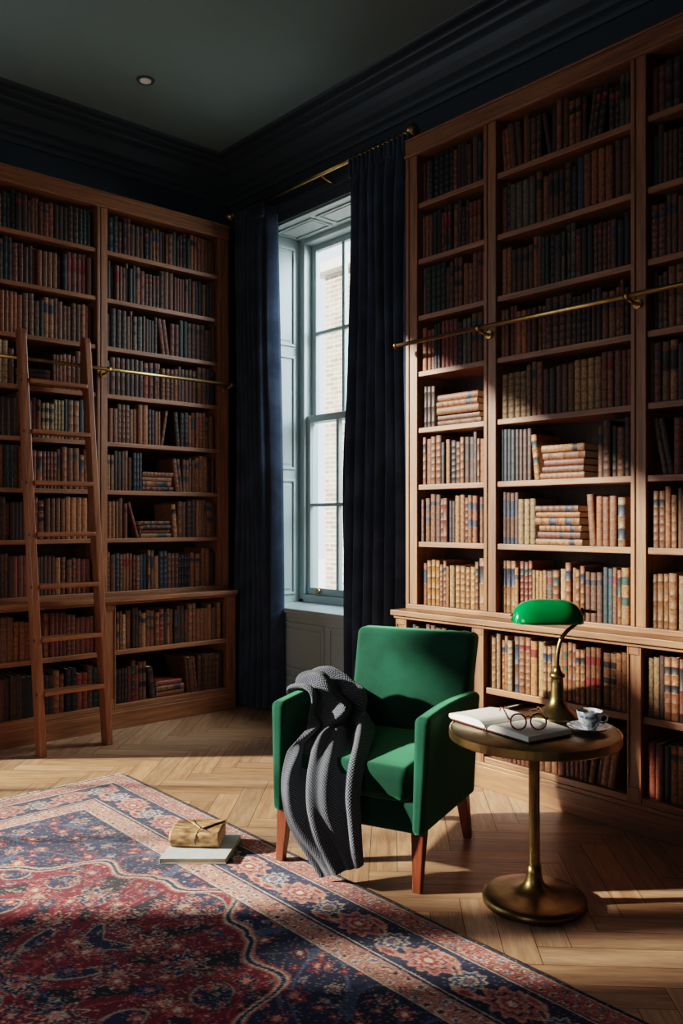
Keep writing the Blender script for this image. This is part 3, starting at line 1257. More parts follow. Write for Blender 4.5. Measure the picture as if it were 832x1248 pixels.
def rail(label, wall, plane, u0, u1, brackets):
    o = thing('ladder_rail', label, 'rail', (plane, u0, RZ) if wall == 'x' else (u0, plane, RZ))
    P = (lambda u, d, z: (plane - d, u, z)) if wall == 'x' else (lambda u, d, z: (u, plane + d, z))
    MB().tube([P(u0, 0, RZ), P(u1, 0, RZ)], .011, 14).build('rod', M['brass'], o, True)
    MB().tube([P(u0 - .012, 0, RZ), P(u0, 0, RZ)], .0155, 14).build('end_cap', M['brass'], o, True)
    for u in brackets:
        mb = MB().tube([P(u, .085, RZ - .02), P(u, .05, RZ - .02), P(u, .012, RZ - .012)], .008, 10)
        mb.tube([P(u - .012, 0, RZ), P(u + .012, 0, RZ)], .0155, 14)
        mb.tube([P(u, .09, RZ - .02), P(u, .08, RZ - .02)], .02, 14)
        mb.build('bracket', M['brass'], o, True)
    return o


rail('brass ladder rail across the right bookcase', 'y', RU - .09, DR[0][0] + .02, -.98, [(DR[1][0] + DR[1][1]) / 2, (DR[2][0] + DR[2][1]) / 2])
rail('brass ladder rail across the left bookcase, behind the wooden ladder', 'x', UP + .09, 1.42, 3.36, [(DL[1][0] + DL[1][1]) / 2, 3.32])

# ------------------------------------------------------------------ ladder
LB = (-4.565, 2.05)
lad = thing('library_ladder', 'wooden library ladder leaning on the left bookcase', 'ladder', (LB[0], LB[1], 0))
LTX, LTZ = -4.862, 2.405


def lx(z):
    return (LTX - LB[0]) * z / LTZ


HW = .195
for s in (-1, 1):
    mb = MB()
    cy = s * HW
    # a leaning plank with a rounded head
    D = .078
    ring = []
    for z in (0, .6, 1.2, 1.8, LTZ - .03, LTZ - .008, LTZ):
        x = lx(z)
        k = 1.0 if z < LTZ - .02 else (.86 if z < LTZ - .001 else .55)
        ring.append([(x - D / 2 * k, cy - .019, z), (x + D / 2 * k, cy - .019, z), (x + D / 2 * k, cy + .019, z), (x - D / 2 * k, cy + .019, z)])
    mb.loft(ring, smooth=False)
    for fi in range(len(mb.f)):
        mb.uv[fi] = [(mb.v[i][2] + s, mb.v[i][0] + mb.v[i][1]) for i in mb.f[fi]]
    sr = mb.build('side_rail', M['ladder'], lad, bevel=.005)
    hk = MB().tube([(lx(RZ) - .035, cy, RZ - .0), (lx(RZ) - .015, cy, RZ + .028), (lx(RZ) + .02, cy, RZ + .03), (lx(RZ) + .03, cy, RZ - .02)], .007, 8)
    hk.build('hook', M['brass'], sr)
for k in range(7):
    z = .352 + .2935 * k
    x = lx(z)
    mb = MB().box(x - .034, x + .05, -HW + .019, HW - .019, z - .026, z)
    o = mb.build('rung', M['ladder'], lad, bevel=.006)
    MB().tube([(x + .03, -HW - .022, z - .013), (x + .03, -HW + .02, z - .013)], .009, 10).build('bolt', M['black'], o)

# ------------------------------------------------------------------ curtains and rod
RODY, RODZ = 3.46, 3.495
rx0, rx1 = x_at(283, RODY) + .02, x_at(497, RODY) - .02
rod = thing('curtain_rod', 'brass curtain rod above the sash window', 'curtain rod', (rx0, RODY, RODZ))
MB().tube([(rx0, RODY, RODZ), (rx1, RODY, RODZ)], .013, 16).build('rod', M['brass'], rod, True)
for x, s in ((rx0, -1), (rx1, 1)):
    mb = MB()
    pr = [(.014, -.01), (.02, 0), (.02, .008), (.013, .014), (.02, .022), (.034, .035), (.041, .055), (.034, .076), (.018, .09), (.004, .095)]
    if s > 0:
        pr = [(r * 1.05, z) for r, z in pr]
    mb.lathe(pr, n=24)
    mb.v = [(x + s * p[2], RODY + p[0], RODZ + p[1]) for p in mb.v]
    mb.build('finial', M['brass'], rod, True)
for x in (x_at(392, RODY), rx0 + .06, rx1 - .03):
    mb = MB().tube([(x, RODY, RODZ - .016), (x, RODY + .06, RODZ - .03), (x, WY - .005, RODZ - .03)], .008, 10)
    mb.tube([(x, WY - .012, RODZ - .03), (x, WY - .001, RODZ - .03)], .026, 16)
    mb.build('bracket', M['brass'], rod, True)


def curtain(label, xa, xb, folds, edge_fn, seed, rings_x, turn=0.0):
    rnd = random.Random(seed)
    t = thing('curtain', label, 'curtain', ((xa + xb) / 2, RODY, 0))
    ztop = RODZ - .03
    nz, nu = 40, folds * 14
    ph = [rnd.uniform(-.5, .5) for _ in range(folds + 2)]
    am = [rnd.uniform(.75, 1.2) for _ in range(folds + 2)]
    mb = MB()
    rows = []
    for k in range(nz + 1):
        f = k / nz
        z = .012 + (ztop - .012) * (1 - f)
        row = []
        a0, a1 = edge_fn(z)
        for i in range(nu + 1):
            u = i / nu
            g = u * folds
            gi = min(int(g), folds - 1)
            fr_ = g - gi
            a = am[gi] * (1 - fr_) + am[gi + 1] * fr_
            w = math.sin(2 * PI * g + ph[gi] * .0 + .35 * math.sin(3.1 * z + gi))
            amp = .042 * a * (1 if f > .06 else .55 + 7.5 * f)
            w = math.copysign(abs(w) ** .8, w)
            sw = .012 * math.sin(1.9 * z + 5 * u + seed)
            x = a0 + (a1 - a0) * (u + .010 * math.sin(4 * PI * g + seed))
            y = RODY + amp * w + sw
            if turn and u > .86:
                q = (u - .86) / .14
                y = y * (1 - q) + (RODY - .035 + turn * q ** 1.5) * q
            row.append((x, y, z))
        rows.append(row)
    mb.loft(rows, closed=False, smooth=True)
    o = mb.build('curtain_cloth', M['curtain'], t, True)
    sd = o.modifiers.new('s', 'SOLIDIFY')
    sd.thickness = .005
    # gathered heading tape
    hb = MB()
    rr = []
    for z in (ztop + .012, ztop - .05, ztop - .085):
        row = []
        a0, a1 = edge_fn(ztop)
        n2 = folds * 24
        for i in range(n2 + 1):
            u = i / n2
            row.append((a0 + (a1 - a0) * u, RODY - .02 + .016 * math.sin(2 * PI * u * folds * 2), z))
        rr.append(row)
    hb.loft(rr, closed=False)
    h = hb.build('pleated_heading', M['curtain'], t, True)
    sd = h.modifiers.new('s', 'SOLIDIFY')
    sd.thickness = .006
    for x in rings_x:
        mbr = MB()
        mbr.tube([(x, RODY + .021 * math.cos(q * PI / 8), RODZ - .004 + .021 * math.sin(q * PI / 8)) for q in range(17)], .0028, 6, caps=False)
        mbr.build('curtain_ring', M['brass_dark'], t, True)
    return t


def le(z):
    # the window-side edge falls slightly outwards towards the floor
    f = max(0.0, min(1.0, (3.4 - z) / 3.4))
    return (-4.99, -4.655 + .075 * math.sin(f * PI * .55))


def re(z):
    f = max(0.0, min(1.0, (3.4 - z) / 3.4))
    return (-3.80 - .075 * f ** .8, -3.275 if z > 0.9 else -3.275)


xs = [-4.96 + .04 * i for i in range(8)]
curtain('navy curtain left of the sash window, beside the left bookcase', -4.99, -4.45, 7, le, 3, xs, .13)
xs = [-3.79 + .055 * i for i in range(10)]
curtain('navy curtain right of the sash window, behind the armchair', -3.82, -3.275, 7, re, 8, xs)

# ------------------------------------------------------------------ ceiling downlight
dl = thing('downlight', 'small round recessed downlight in the dark ceiling', 'ceiling light', (-4.49, 2.45, ZC))
MB().lathe([(.034, -.001), (.036, -.006), (.05, -.008), (.054, -.003), (.054, -.0005)], n=32).build('trim_ring', M['cornice'], dl)
MB().lathe([(.0, -.004), (.02, -.006), (.033, -.0075), (.034, -.002)], n=24).build('lens', M['paper'], dl)

# ------------------------------------------------------------------ rug
RX0, RX1, RY0, RY1 = -3.95, -.90, -2.0, 2.026
rng = np.random.default_rng(5)


def axis(a, b, fine0, fine1, step, coarse):
    out = []
    if fine0 > a:
        out += list(np.arange(a, fine0, coarse))
    out += list(np.arange(max(a, fine0), min(b, fine1), step))
    if fine1 < b:
        out += list(np.arange(fine1, b, coarse))
    out.append(b)
    return np.array(out)


gx = axis(RX0, RX1, RX0, -1.0, .0048, .03)
gy = axis(RY0, RY1, .1, RY1, .0048, .03)
GX, GY = np.meshgrid(gx, gy)          # rows: y


def hsh(i, j, s=0):
    v = np.sin(i * 127.1 + j * 311.7 + s * 74.7) * 43758.5453
    return v - np.floor(v)


def vnoise(x, y, s=0):
    xi, yi = np.floor(x), np.floor(y)
    fx, fy = x - xi, y - yi
    fx = fx * fx * (3 - 2 * fx)
    fy = fy * fy * (3 - 2 * fy)
    a = hsh(xi, yi, s) * (1 - fx) + hsh(xi + 1, yi, s) * fx
    b = hsh(xi, yi + 1, s) * (1 - fx) + hsh(xi + 1, yi + 1, s) * fx
    return a * (1 - fy) + b * fy


def L3(r, g, b):
    return np.array([lin(r), lin(g), lin(b)])


NAVY, CRIM, RED, PINK, CREAM, BLUE, DARK, ROSE = (L3(34, 42, 72), L3(122, 26, 44), L3(164, 64, 58), L3(206, 146, 126), L3(216, 196, 168), L3(84, 104, 132), L3(30, 26, 38), L3(184, 104, 92))


def put(C, m, col):
    C[m] = col


def rosettes(C, u, v, g, cols, s, petals=6, size=.42, jit=.18, prob=1.0, mask=None, stretch=1.0):
    """little flowers on a jittered grid"""
    iu, iv = np.floor(u / g), np.floor(v / g)
    iu2 = iu + 0
    off = np.where(np.mod(iv, 2) == 0, 0.0, .5) * g
    iu2 = np.floor((u - off) / g)
    cu = (iu2 + .5 + (hsh(iu2, iv, s) - .5) * jit) * g + off
    cv = (iv + .5 + (hsh(iu2, iv, s + 1) - .5) * jit) * g
    du, dv = (u - cu) * stretch, v - cv
    r = np.hypot(du, dv) / g
    th = np.arctan2(dv, du) + hsh(iu2, iv, s + 2) * 6
    sz = size * (.7 + .5 * hsh(iu2, iv, s + 3))
    rr = sz * (.8 + .22 * np.cos(petals * th))
    ok = hsh(iu2, iv, s + 4) < prob
    if mask is not None:
        ok = ok & mask
    hc = hsh(iu2, iv, s + 5)
    n = len(cols)
    for k, (outer, mid, core) in enumerate(cols):
        mk = ok & (hc >= k / n) & (hc < (k + 1) / n)
        put(C, mk & (r < rr), outer)
        put(C, mk & (r < rr * .86), mid)
        put(C, mk & (r < rr * .5), outer)
        put(C, mk & (r < rr * .34), core)


def rug_colour(X, Y):
    cx, cy = (RX0 + RX1) / 2, (RY0 + RY1) / 2
    x, y = np.abs(X - cx), np.abs(Y - cy)
    hw, hl = (RX1 - RX0) / 2, (RY1 - RY0) / 2
    dx, dy = hw - x, hl - y
    d = np.minimum(dx, dy)
    along = np.where(dx < dy, y, x)
    C = np.empty(X.shape + (3,))
    C[:] = NAVY
    wx = x + .012 * np.sin(9 * y) + .01 * np.sin(23 * y + 1)
    wy = y + .012 * np.sin(11 * x) + .01 * np.sin(19 * x + 2)
    fld = d > .385
    # ---- field: navy with flowers and vines
    vn = np.sin(14 * wx + 2.2 * np.sin(9 * wy)) * np.sin(13 * wy + 2.4 * np.sin(8 * wx))
    put(C, fld & (np.abs(vn) < .085), BLUE * .7)
    rosettes(C, wx, wy, .115, [(CREAM * .8, NAVY * 1.3, RED), (ROSE, DARK, CREAM), (PINK, RED, CREAM), (RED, NAVY, PINK)], 3, 6, .33, .4, .95, fld)
    rosettes(C, wx + .31, wy + .17, .058, [(ROSE, RED, CREAM), (CREAM * .7, BLUE, RED), (RED, CRIM, PINK)], 9, 4, .30, .6, .6, fld)
    # ---- central lobed crimson medallion
    th = np.arctan2(y * .80, x)
    rad = np.hypot(x / 1.10, y / 1.62)
    lob = .94 + .055 * np.abs(np.sin(7 * th)) + .025 * np.cos(28 * th)
    med = rad < lob
    edge = np.abs(rad - lob)
    put(C, fld & med, CRIM)
    vn2 = np.sin(11 * wx + 2.6 * np.sin(7 * wy + 1)) * np.sin(10 * wy + 2.6 * np.sin(8 * wx + 2))
    put(C, fld & med & (vn2 > .42), NAVY)
    put(C, fld & med & (np.abs(vn2 - .42) < .06), CREAM * .55)
    put(C, fld & med & (np.abs(vn2 + .25) < .05), RED)
    put(C, fld & med & (vn2 < -.62), DARK)
    rosettes(C, wx, wy, .20, [(CREAM * .75, CRIM, PINK), (ROSE, NAVY, CREAM * .8), (CREAM * .7, NAVY, ROSE)], 21, 9, .34, .3, .8, fld & med & (rad < lob * .94))
    rosettes(C, wx + .05, wy + .09, .105, [(CREAM * .7, CRIM * 1.2, RED), (ROSE, NAVY, PINK), (PINK * .8, RED, CREAM), (BLUE, DARK, ROSE)], 33, 6, .36, .45, .95, fld & med & (rad < lob * .96))
    rosettes(C, wx + .3, wy + .19, .05, [(ROSE * .8, CRIM, PINK), (CREAM * .55, NAVY, RED)], 41, 4, .36, .6, .75, fld & med)
    put(C, fld & (edge < .016), ROSE)
    put(C, fld & (edge < .010), CREAM * .8)
    put(C, fld & (edge < .0045), NAVY)
    inner = np.abs(rad - lob * .52)
    put(C, fld & (inner < .008), ROSE * .8)
    put(C, fld & (inner < .003), NAVY)
    cr = np.hypot(x, y * .85)
    cth = np.arctan2(y, x)
    for rr_, col_ in ((.26, CREAM * .6), (.245, NAVY), (.20, ROSE), (.185, CRIM), (.13, CREAM * .7), (.115, BLUE * .8), (.06, PINK), (.04, RED)):
        put(C, fld & (cr < rr_ * (.9 + .1 * np.cos(12 * cth))), col_)
    rosettes(C, wx, wy, .05, [(CREAM * .7, RED, NAVY), (PINK, CRIM, CREAM)], 71, 5, .3, .4, .8, fld & (cr > .13) & (cr < .25))
    # ---- borders
    g1 = d < .385
    C[g1] = PINK * .85
    gd = (d > .29) & (d <= .385)
    rosettes(C, along, d - .29, .0475, [(RED, CREAM, NAVY), (CREAM, RED, BLUE), (BLUE * 1.1, CREAM, RED)], 51, 5, .46, .15, 1.0, gd)
    mb_ = (d > .105) & (d <= .278)
    put(C, mb_, NAVY)
    # alternating palmettes and scrolling vines in the main border
    per = .30
    au = np.mod(along, per) - per / 2
    av = (d - .1915)
    s_ = np.sin(2 * PI * along / per)
    vine = np.abs(av - .045 * np.sin(2 * PI * along / per * 1.0 + .6))
    put(C, mb_ & (vine < .010), ROSE)
    put(C, mb_ & (vine < .004), CREAM)
    au2 = np.mod(along + per / 2, per) - per / 2
    for a_, A_, B_, K in ((au, .10, .070, 0), (au2, .055, .060, 1)):
        t2 = np.arctan2(av, a_)
        q = np.hypot(a_ / A_, av / B_) / (.88 + .12 * np.cos(10 * t2))
        o1, o2, o3 = (PINK, RED, CREAM) if K == 0 else (CREAM * .9, BLUE, ROSE)
        put(C, mb_ & (q < 1.0), o1)
        put(C, mb_ & (q < .86), o2 if K else ROSE)
        put(C, mb_ & (q < .66), NAVY)
        put(C, mb_ & (q < .56), o1)
        put(C, mb_ & (q < .36), o2)
        put(C, mb_ & (q < .18), o3)
    # leaves
    for sg in (-1, 1):
        la = np.mod(along + sg * per * .25, per) - per / 2
        q = np.hypot((la + av * sg * .8) / .045, (av - sg * .052) / .017)
        put(C, mb_ & (q < 1), PINK)
        put(C, mb_ & (q < .5), RED)
    gd2 = (d > .02) & (d <= .093)
    put(C, gd2, ROSE * .95)
    rosettes(C, along, d - .02, .0365, [(CREAM, BLUE, RED), (RED, CREAM, NAVY), (PINK, NAVY, CREAM), (CREAM, RED, NAVY)], 61, 5, .45, .2, 1.0, gd2)
    for a_, b_, c_ in ((0, .012, NAVY * .7), (.012, .02, CREAM * .8), (.093, .099, NAVY), (.099, .106, CREAM), (.276, .283, CREAM), (.283, .290, NAVY), (.376, .381, CREAM), (.381, .389, NAVY)):
        put(C, (d > a_) & (d <= b_), c_)
    # wear and single knots
    w = .72 + .4 * vnoise(X * 5, Y * 5, 3) + .25 * (vnoise(X * 90, Y * 90, 5) - .5)
    kn_ = .7 + .6 * rng.random(X.shape)
    C = C * (w * kn_)[..., None]
    pale = (rng.random(X.shape) < .05)[..., None]
    C = np.where(pale, C * .5 + CREAM * .4, C)
    return np.clip(C, 0, 1)


rcol = rug_colour(GX, GY)
ny, nx = GX.shape
rz_ = .011 + .0012 * (vnoise(GX * 60, GY * 60, 8) - .5)
verts = np.stack([GX.ravel(), GY.ravel(), rz_.ravel()], 1)
idx = np.arange(ny * nx).reshape(ny, nx)
quads = np.stack([idx[:-1, :-1].ravel(), idx[:-1, 1:].ravel(), idx[1:, 1:].ravel(), idx[1:, :-1].ravel()], 1)
# skirt down to the floor round the edge
loop = np.concatenate([idx[0, :-1], idx[:-1, -1], idx[-1, :0:-1], idx[:0:-1, 0]])
nb_ = len(verts)
low = verts[loop].copy()
low[:, 2] = .001
verts = np.vstack([verts, low])
m_ = len(loop)
li = np.arange(m_)
sk = np.stack([loop, nb_ + li, nb_ + (li + 1) % m_, np.roll(loop, -1)], 1)
quads = np.vstack([quads, sk])
rug = thing('persian_rug', 'red and navy Persian rug with fringed end on the parquet', 'rug', ((RX0 + RX1) / 2, (RY0 + RY1) / 2, 0))
me = bpy.data.meshes.new('woven_pile')
vv = verts - np.array([rug.location.x, rug.location.y, 0])
me.vertices.add(len(vv))
me.vertices.foreach_set('co', vv.astype(np.float32).ravel())
me.loops.add(quads.size)
me.loops.foreach_set('vertex_index', quads.astype(np.int32).ravel())
me.polygons.add(len(quads))
me.polygons.foreach_set('loop_start', np.arange(0, quads.size, 4, dtype=np.int32))
me.update(calc_edges=True)
ca = me.color_attributes.new('Col', 'FLOAT_COLOR', 'POINT')
cc = np.ones((len(verts), 4), np.float32)
cc[:nb_, :3] = rcol.reshape(-1, 3)
cc[nb_:, :3] = cc[loop, :3]
ca.data.foreach_set('color', cc.ravel())
me.materials.append(M['rug'])
me.validate()
ru = bpy.data.objects.new('woven_pile', me)
COL.objects.link(ru)
ru.parent = rug
fg = MB()
y = RY0 + .01
while y < RY1 - .004:
    ln = random.uniform(.03, .055)
    dy = random.uniform(-.008, .008)
    w = .0028
    b = len(fg.v)
    x0 = RX0 + .003
    fg.v += [(x0, y - w, .008), (x0, y + w, .008), (x0 - ln * .5, y + dy * .4 + w, .0035), (x0 - ln * .5, y + dy * .4 - w, .0035), (x0 - ln, y + dy + w * .5, .0012), (x0 - ln, y + dy - w * .5, .0012)]
    fg.face((b, b + 1, b + 2, b + 3))
    fg.face((b + 3, b + 2, b + 4, b + 5))
    y += .0062
fo = fg.build('fringe', M['thread'], rug, True)
fo['kind'] = 'stuff'

# ------------------------------------------------------------------ armchair
CH = (-2.395, 2.350)
CRZ = math.radians(21)
chair = thing('armchair', 'green velvet armchair with grey throw over its arm', 'armchair', (CH[0], CH[1], 0), CRZ)
RUGZ = .011


def puff(x, y, z):
    # crowned seat cushion
    f = max(0, 1 - (x / .24) ** 2) * max(0, 1 - ((y + .05) / .30) ** 2)
    if z > .36:
        z += .022 * f
    if z > .33:
        y2 = y - .012 * max(0, 1 - (x / .24) ** 2) if y < -.25 else y
        return (x, y2, z)
    return (x, y, z)


MB().rbox((0, -.025, .255), (.28, .297, .055), .018).build('seat_frame', M['velvet'], chair)
MB().rbox((0, -.065, .365), (.255, .272, .062), .04, fn=puff, inner=10).build('seat_cushion', M['velvet'], chair)


def backfn(x, y, z):
    t = (z - .30) / .52
    y += .135 * t
    x *= (1.0 + .055 * t)
    if y - .135 * t < .225:
        y -= .012 * max(0, 1 - (x / .27) ** 2) * math.sin(max(0, min(1, t)) * PI)
    return (x, y, z)


MB().rbox((0, .235, .54), (.257, .05, .285), .028, fn=backfn, inner=10).build('backrest', M['velvet'], chair)


def armfn(sg):
    def f(x, y, z):
        # x measured from arm centre; flare outwards at the top and the rear
        t = max(0, (z - .2) / .42)
        yy = (y + .335) / .555
        out = .012 * t + .012 * t * t * yy ** 2
        th = 1.0 - .28 * (1 - t) * (1 - yy)
        if t > .85:
            z += .012 * math.sin(PI * min(1, max(0, yy))) - .0 * yy
        # front edge leans back a little towards the top
        y2 = y + .018 * t * max(0, 1 - yy * 2) - .0
        if yy > .8:
            y2 += .01 * t * (yy - .8) / .2
        return (sg * (.283 + out + x * th), y2, z)
    return f


for sg in (-1, 1):
    mb = MB().rbox((0, -.058, .405), (.031, .277, .205), .024, fn=armfn(sg), inner=10)
    if sg < 0:
        mb.f = [q[::-1] for q in mb.f]
        mb.uv = [u[::-1] for u in mb.uv]
    mb.build('arm', M['velvet'], chair)


def leg(x0, y0, x1, y1, zb, zt=.205):
    mb = MB()
    r0, r1 = .024, .015
    ring = []
    for k in range(5):
        f = k / 4
        x, y, r, z = x1 + (x0 - x1) * f, y1 + (y0 - y1) * f, r1 + (r0 - r1) * f, zb + (zt - zb) * f
        ring.append([(x - r, y - r, z), (x + r, y - r, z), (x + r, y + r, z), (x - r, y + r, z)])
    mb.loft(ring, smooth=False)
    for fi in range(len(mb.f)):
        mb.uv[fi] = [(mb.v[i][2], mb.v[i][0] + mb.v[i][1]) for i in mb.f[fi]]
    mb.build('leg', M['leg'], chair, bevel=.003)


leg(-.275, -.285, -.279, -.312, RUGZ + .002)
leg(.275, -.285, .279, -.312, .001)
leg(-.262, .20, -.268, .255, .001)
leg(.262, .20, .268, .255, .001)

# ------------------------------------------------------------------ throw blanket (chair-local control rows, left and right edge)
rowsLR = [
    ((-.345, -.06, .50), (-.345, .10, .50)),
    ((-.347, -.10, .58), (-.352, .10, .60)),
    ((-.336, -.15, .617), (-.342, .09, .645)),
    ((-.270, -.165, .628), (-.270, .10, .655)),
    ((-.232, -.18, .600), (-.205, .10, .638)),
    ((-.220, -.20, .545), (-.165, .09, .575)),
    ((-.215, -.245, .500), (-.115, .08, .505)),
    ((-.225, -.31, .465), (-.070, .05, .470)),
    ((-.236, -.350, .430), (-.020, -.03, .455)),
    ((-.236, -.372, .370), (.035, -.17, .450)),
    ((-.228, -.380, .310), (.085, -.325, .405)),
    ((-.213, -.385, .250), (.097, -.382, .330)),
    ((-.193, -.388, .195), (.100, -.385, .260)),
    ((-.153, -.393, .135), (.098, -.378, .190)),
    ((-.103, -.400, .080), (.096, -.372, .135)),
    ((-.052, -.408, .022), (.094, -.366, .087)),
]


def crom(P, t):
    n = len(P) - 1
    t = max(0, min(n - 1e-6, t))
    i = int(t)
    f = t - i
    p0, p1, p2, p3 = P[max(i - 1, 0)], P[i], P[min(i + 1, n)], P[min(i + 2, n)]
    return .5 * ((2 * p1) + (p2 - p0) * f + (2 * p0 - 5 * p1 + 4 * p2 - p3) * f * f + (3 * p1 - p0 - 3 * p2 + p3) * f ** 3)


Lp = [Vector(a) for a, b in rowsLR]
Rp = [Vector(b) for a, b in rowsLR]
NR, NC = 110, 60
grid = []
for k in range(NR + 1):
    t = (len(Lp) - 1) * k / NR
    grid.append([crom(Lp, t).lerp(crom(Rp, t), i / NC) for i in range(NC + 1)])
disp = []
for k in range(NR + 1):
    row = []
    f = k / NR
    for i in range(NC + 1):
        s = i / NC
        p = grid[k][i]
        a = grid[min(k + 1, NR)][i] - grid[max(k - 1, 0)][i]
        b = grid[k][min(i + 1, NC)] - grid[k][max(i - 1, 0)]
        n = b.cross(a)
        n = -n.normalized() if n.length > 1e-9 else Vector((0, -1, 0))
        if n.dot(Vector((.5, -1, .6))) < 0 and f > .25:
            n = -n
        w = 1.0 if f < .25 else 1.0
        env = .35 + .65 * min(1, s / .14, (1 - s) / .14)
        amp = (.018 + .026 * math.sin(PI * min(1, max(0, (f - .12) / .85)))) if f > .12 else .010 + .008 * f / .12
        ph = 1.3 * math.sin(f * 6.0) + 2.2 * f
        fold = .8 * math.sin(2 * PI * (2.1 * s + .1) + ph) + .42 * math.sin(2 * PI * 4.1 * s - 5.2 * f + 1)
        cross = math.sin(2 * PI * (5.2 * f + .55 * s)) * math.exp(-((f - .38) / .17) ** 2)
        fold += .75 * cross
        bulge = .022 * math.sin(PI * s) * (1 if f > .3 else .35)
        row.append(p + n * (max(-.25, fold + .5) * amp * env + bulge))
    disp.append(row)
mb = MB()
for row in disp:
    mb.v += [tuple(p) for p in row]
arc = [0]
for k in range(NR):
    arc.append(arc[-1] + (disp[k + 1][NC // 2] - disp[k][NC // 2]).length)
wid = .46
for k in range(NR):
    for i in range(NC):
        q = (k * (NC + 1) + i, k * (NC + 1) + i + 1, (k + 1) * (NC + 1) + i + 1, (k + 1) * (NC + 1) + i)
        mb.face(q, [(i / NC * wid, arc[k]), ((i + 1) / NC * wid, arc[k]), ((i + 1) / NC * wid, arc[k + 1]), (i / NC * wid, arc[k + 1])], None, 0, True)
bk = mb.build('throw_blanket', M['knit'])
bk.location = (CH[0], CH[1], 0)
bk.rotation_euler = (0, 0, CRZ)
tag(bk, 'chunky grey knitted throw draped over the armchair arm and seat', 'blanket')
sd = bk.modifiers.new('s', 'SOLIDIFY')
sd.thickness = .012
sd.offset = 0
ss = bk.modifiers.new('ss', 'SUBSURF')
ss.levels = 1
ss.render_levels = 1

# ------------------------------------------------------------------ side table
TX, TY = cam(.655, 2.868)
TZ = .588
tb = thing('side_table', 'round antique brass pedestal side table beside the armchair', 'side table', (TX, TY, 0))
top = MB().lathe([(0, TZ - .012), (.278, TZ - .012), (.282, TZ - .006), (.282, TZ - .0022), (.279, TZ), (0, TZ)], n=72).build('tabletop', M['brass_dark'], tb)
MB().lathe([(.276, TZ - .028), (.286, TZ - .028), (.2875, TZ - .024), (.2875, TZ + .0005), (.2855, TZ + .002), (.2825, TZ - .0005), (.2825, TZ - .012), (.276, TZ - .012)], n=72, smooth=False).build('rim', M['brass'], top)
MB().lathe([(.021, .06), (.019, .12), (.0185, .3), (.0185, TZ - .03), (.03, TZ - .022), (.05, TZ - .0125)], n=32).build('stem', M['brass_dark'], tb)
MB().lathe([(0, .001), (.166, .001), (.174, .005), (.175, .018), (.172, .027), (.160, .032), (.12, .036), (.08, .041), (.055, .049), (.038, .062), (.029, .08), (.0245, .105), (.023, .13), (.019, .131)], n=72).build('base', M['brass_dark'], tb)

# ------------------------------------------------------------------ banker's lamp
LXX, LYY = cam(.772, 3.02)
ux, uy = RX, RY                       # across the picture, so the shade lies side-on
lamp = thing('desk_lamp', 'brass desk lamp with green glass shade on the side table', 'lamp', (LXX, LYY, TZ), math.atan2(uy, ux))
base = MB().lathe([(0, .0005), (.078, .0005), (.083, .004), (.083, .010), (.080, .015), (.074, .018), (.070, .023), (.060, .031), (.048, .040), (.038, .049), (.031, .058), (.0265, .068), (.0235, .082), (.022, .13),
                   (.0195, .148), (.026, .151), (.028, .157), (.026, .163), (.018, .168), (.013, .176), (.011, .19), (.0, .191)], n=48).build('base', M['brass_dark'], lamp)
pts = [(0, 0, .18), (.0, 0, .215), (.004, 0, .25), (.014, 0, .285), (.032, 0, .312), (.056, 0, .332), (.076, 0, .348), (.088, 0, .368), (.092, 0, .388), (.084, 0, .396)]
sm = [crom([Vector(p) for p in pts], (len(pts) - 1) * k / 40) for k in range(41)]
MB().tube(sm, [.0085 - .003 * k / 40 for k in range(41)], 12).build('arm', M['brass_dark'], lamp)
# shade: half-barrel, open below, glazed green, white lined
SHX, SHZ, SHL = -.036, .350, .128
sh = MB()
rings = []
nl, na = 28, 22
for i in range(nl + 1):
    t = -1 + 2 * i / nl
    e = (1 - abs(t) ** 3.2) ** .42
    r = []
    for j in range(na + 1):
        a = -.10 + (PI + .2) * j / na
        hz = .080 * max(.04, e) * math.sin(a)
        hy = .064 * (.30 + .70 * e) * math.cos(a)
        r.append((SHX + SHL * t, hy, SHZ + max(hz, -.006)))
    rings.append(r)
sh.loft(rings, closed=False)
sho = sh.build('lamp_shade', M['shade'], lamp)
sdm = sho.modifiers.new('s', 'SOLIDIFY')
sdm.thickness = .004
MB().tube([(SHX + SHL - .02, 0, .384), (SHX + SHL + .004, 0, .388), (SHX + SHL + .02, 0, .386)], .006, 10).tube([(SHX + SHL + .018, 0, .386), (SHX + SHL + .05, -.0, .383)], [.0075, .004], 10).build('shade_knob', M['brass_dark'], lamp)
MB().tube([(SHX - SHL - .008, 0, .372), (SHX - SHL + .016, 0, .376)], [.004, .006], 10).build('shade_knob', M['brass_dark'], lamp)
MB().tube([(SHX - .06, 0, .385), (SHX + .06, 0, .385)], .012, 12).build('bulb', M['paper'], lamp)

# ------------------------------------------------------------------ open book
sx_, sy_ = cam(.85, .53)
OBX, OBY = cam(.487, 2.850)
ang = math.atan2(sy_, sx_)
ob = thing('open_book', 'open book with white pages lying on the brass side table', 'book', (OBX, OBY, TZ + .003), ang)
# local x along the gutter (away to the right), -y to the right-hand page, +y to the left-hand page
PH, PWD = .200, .196


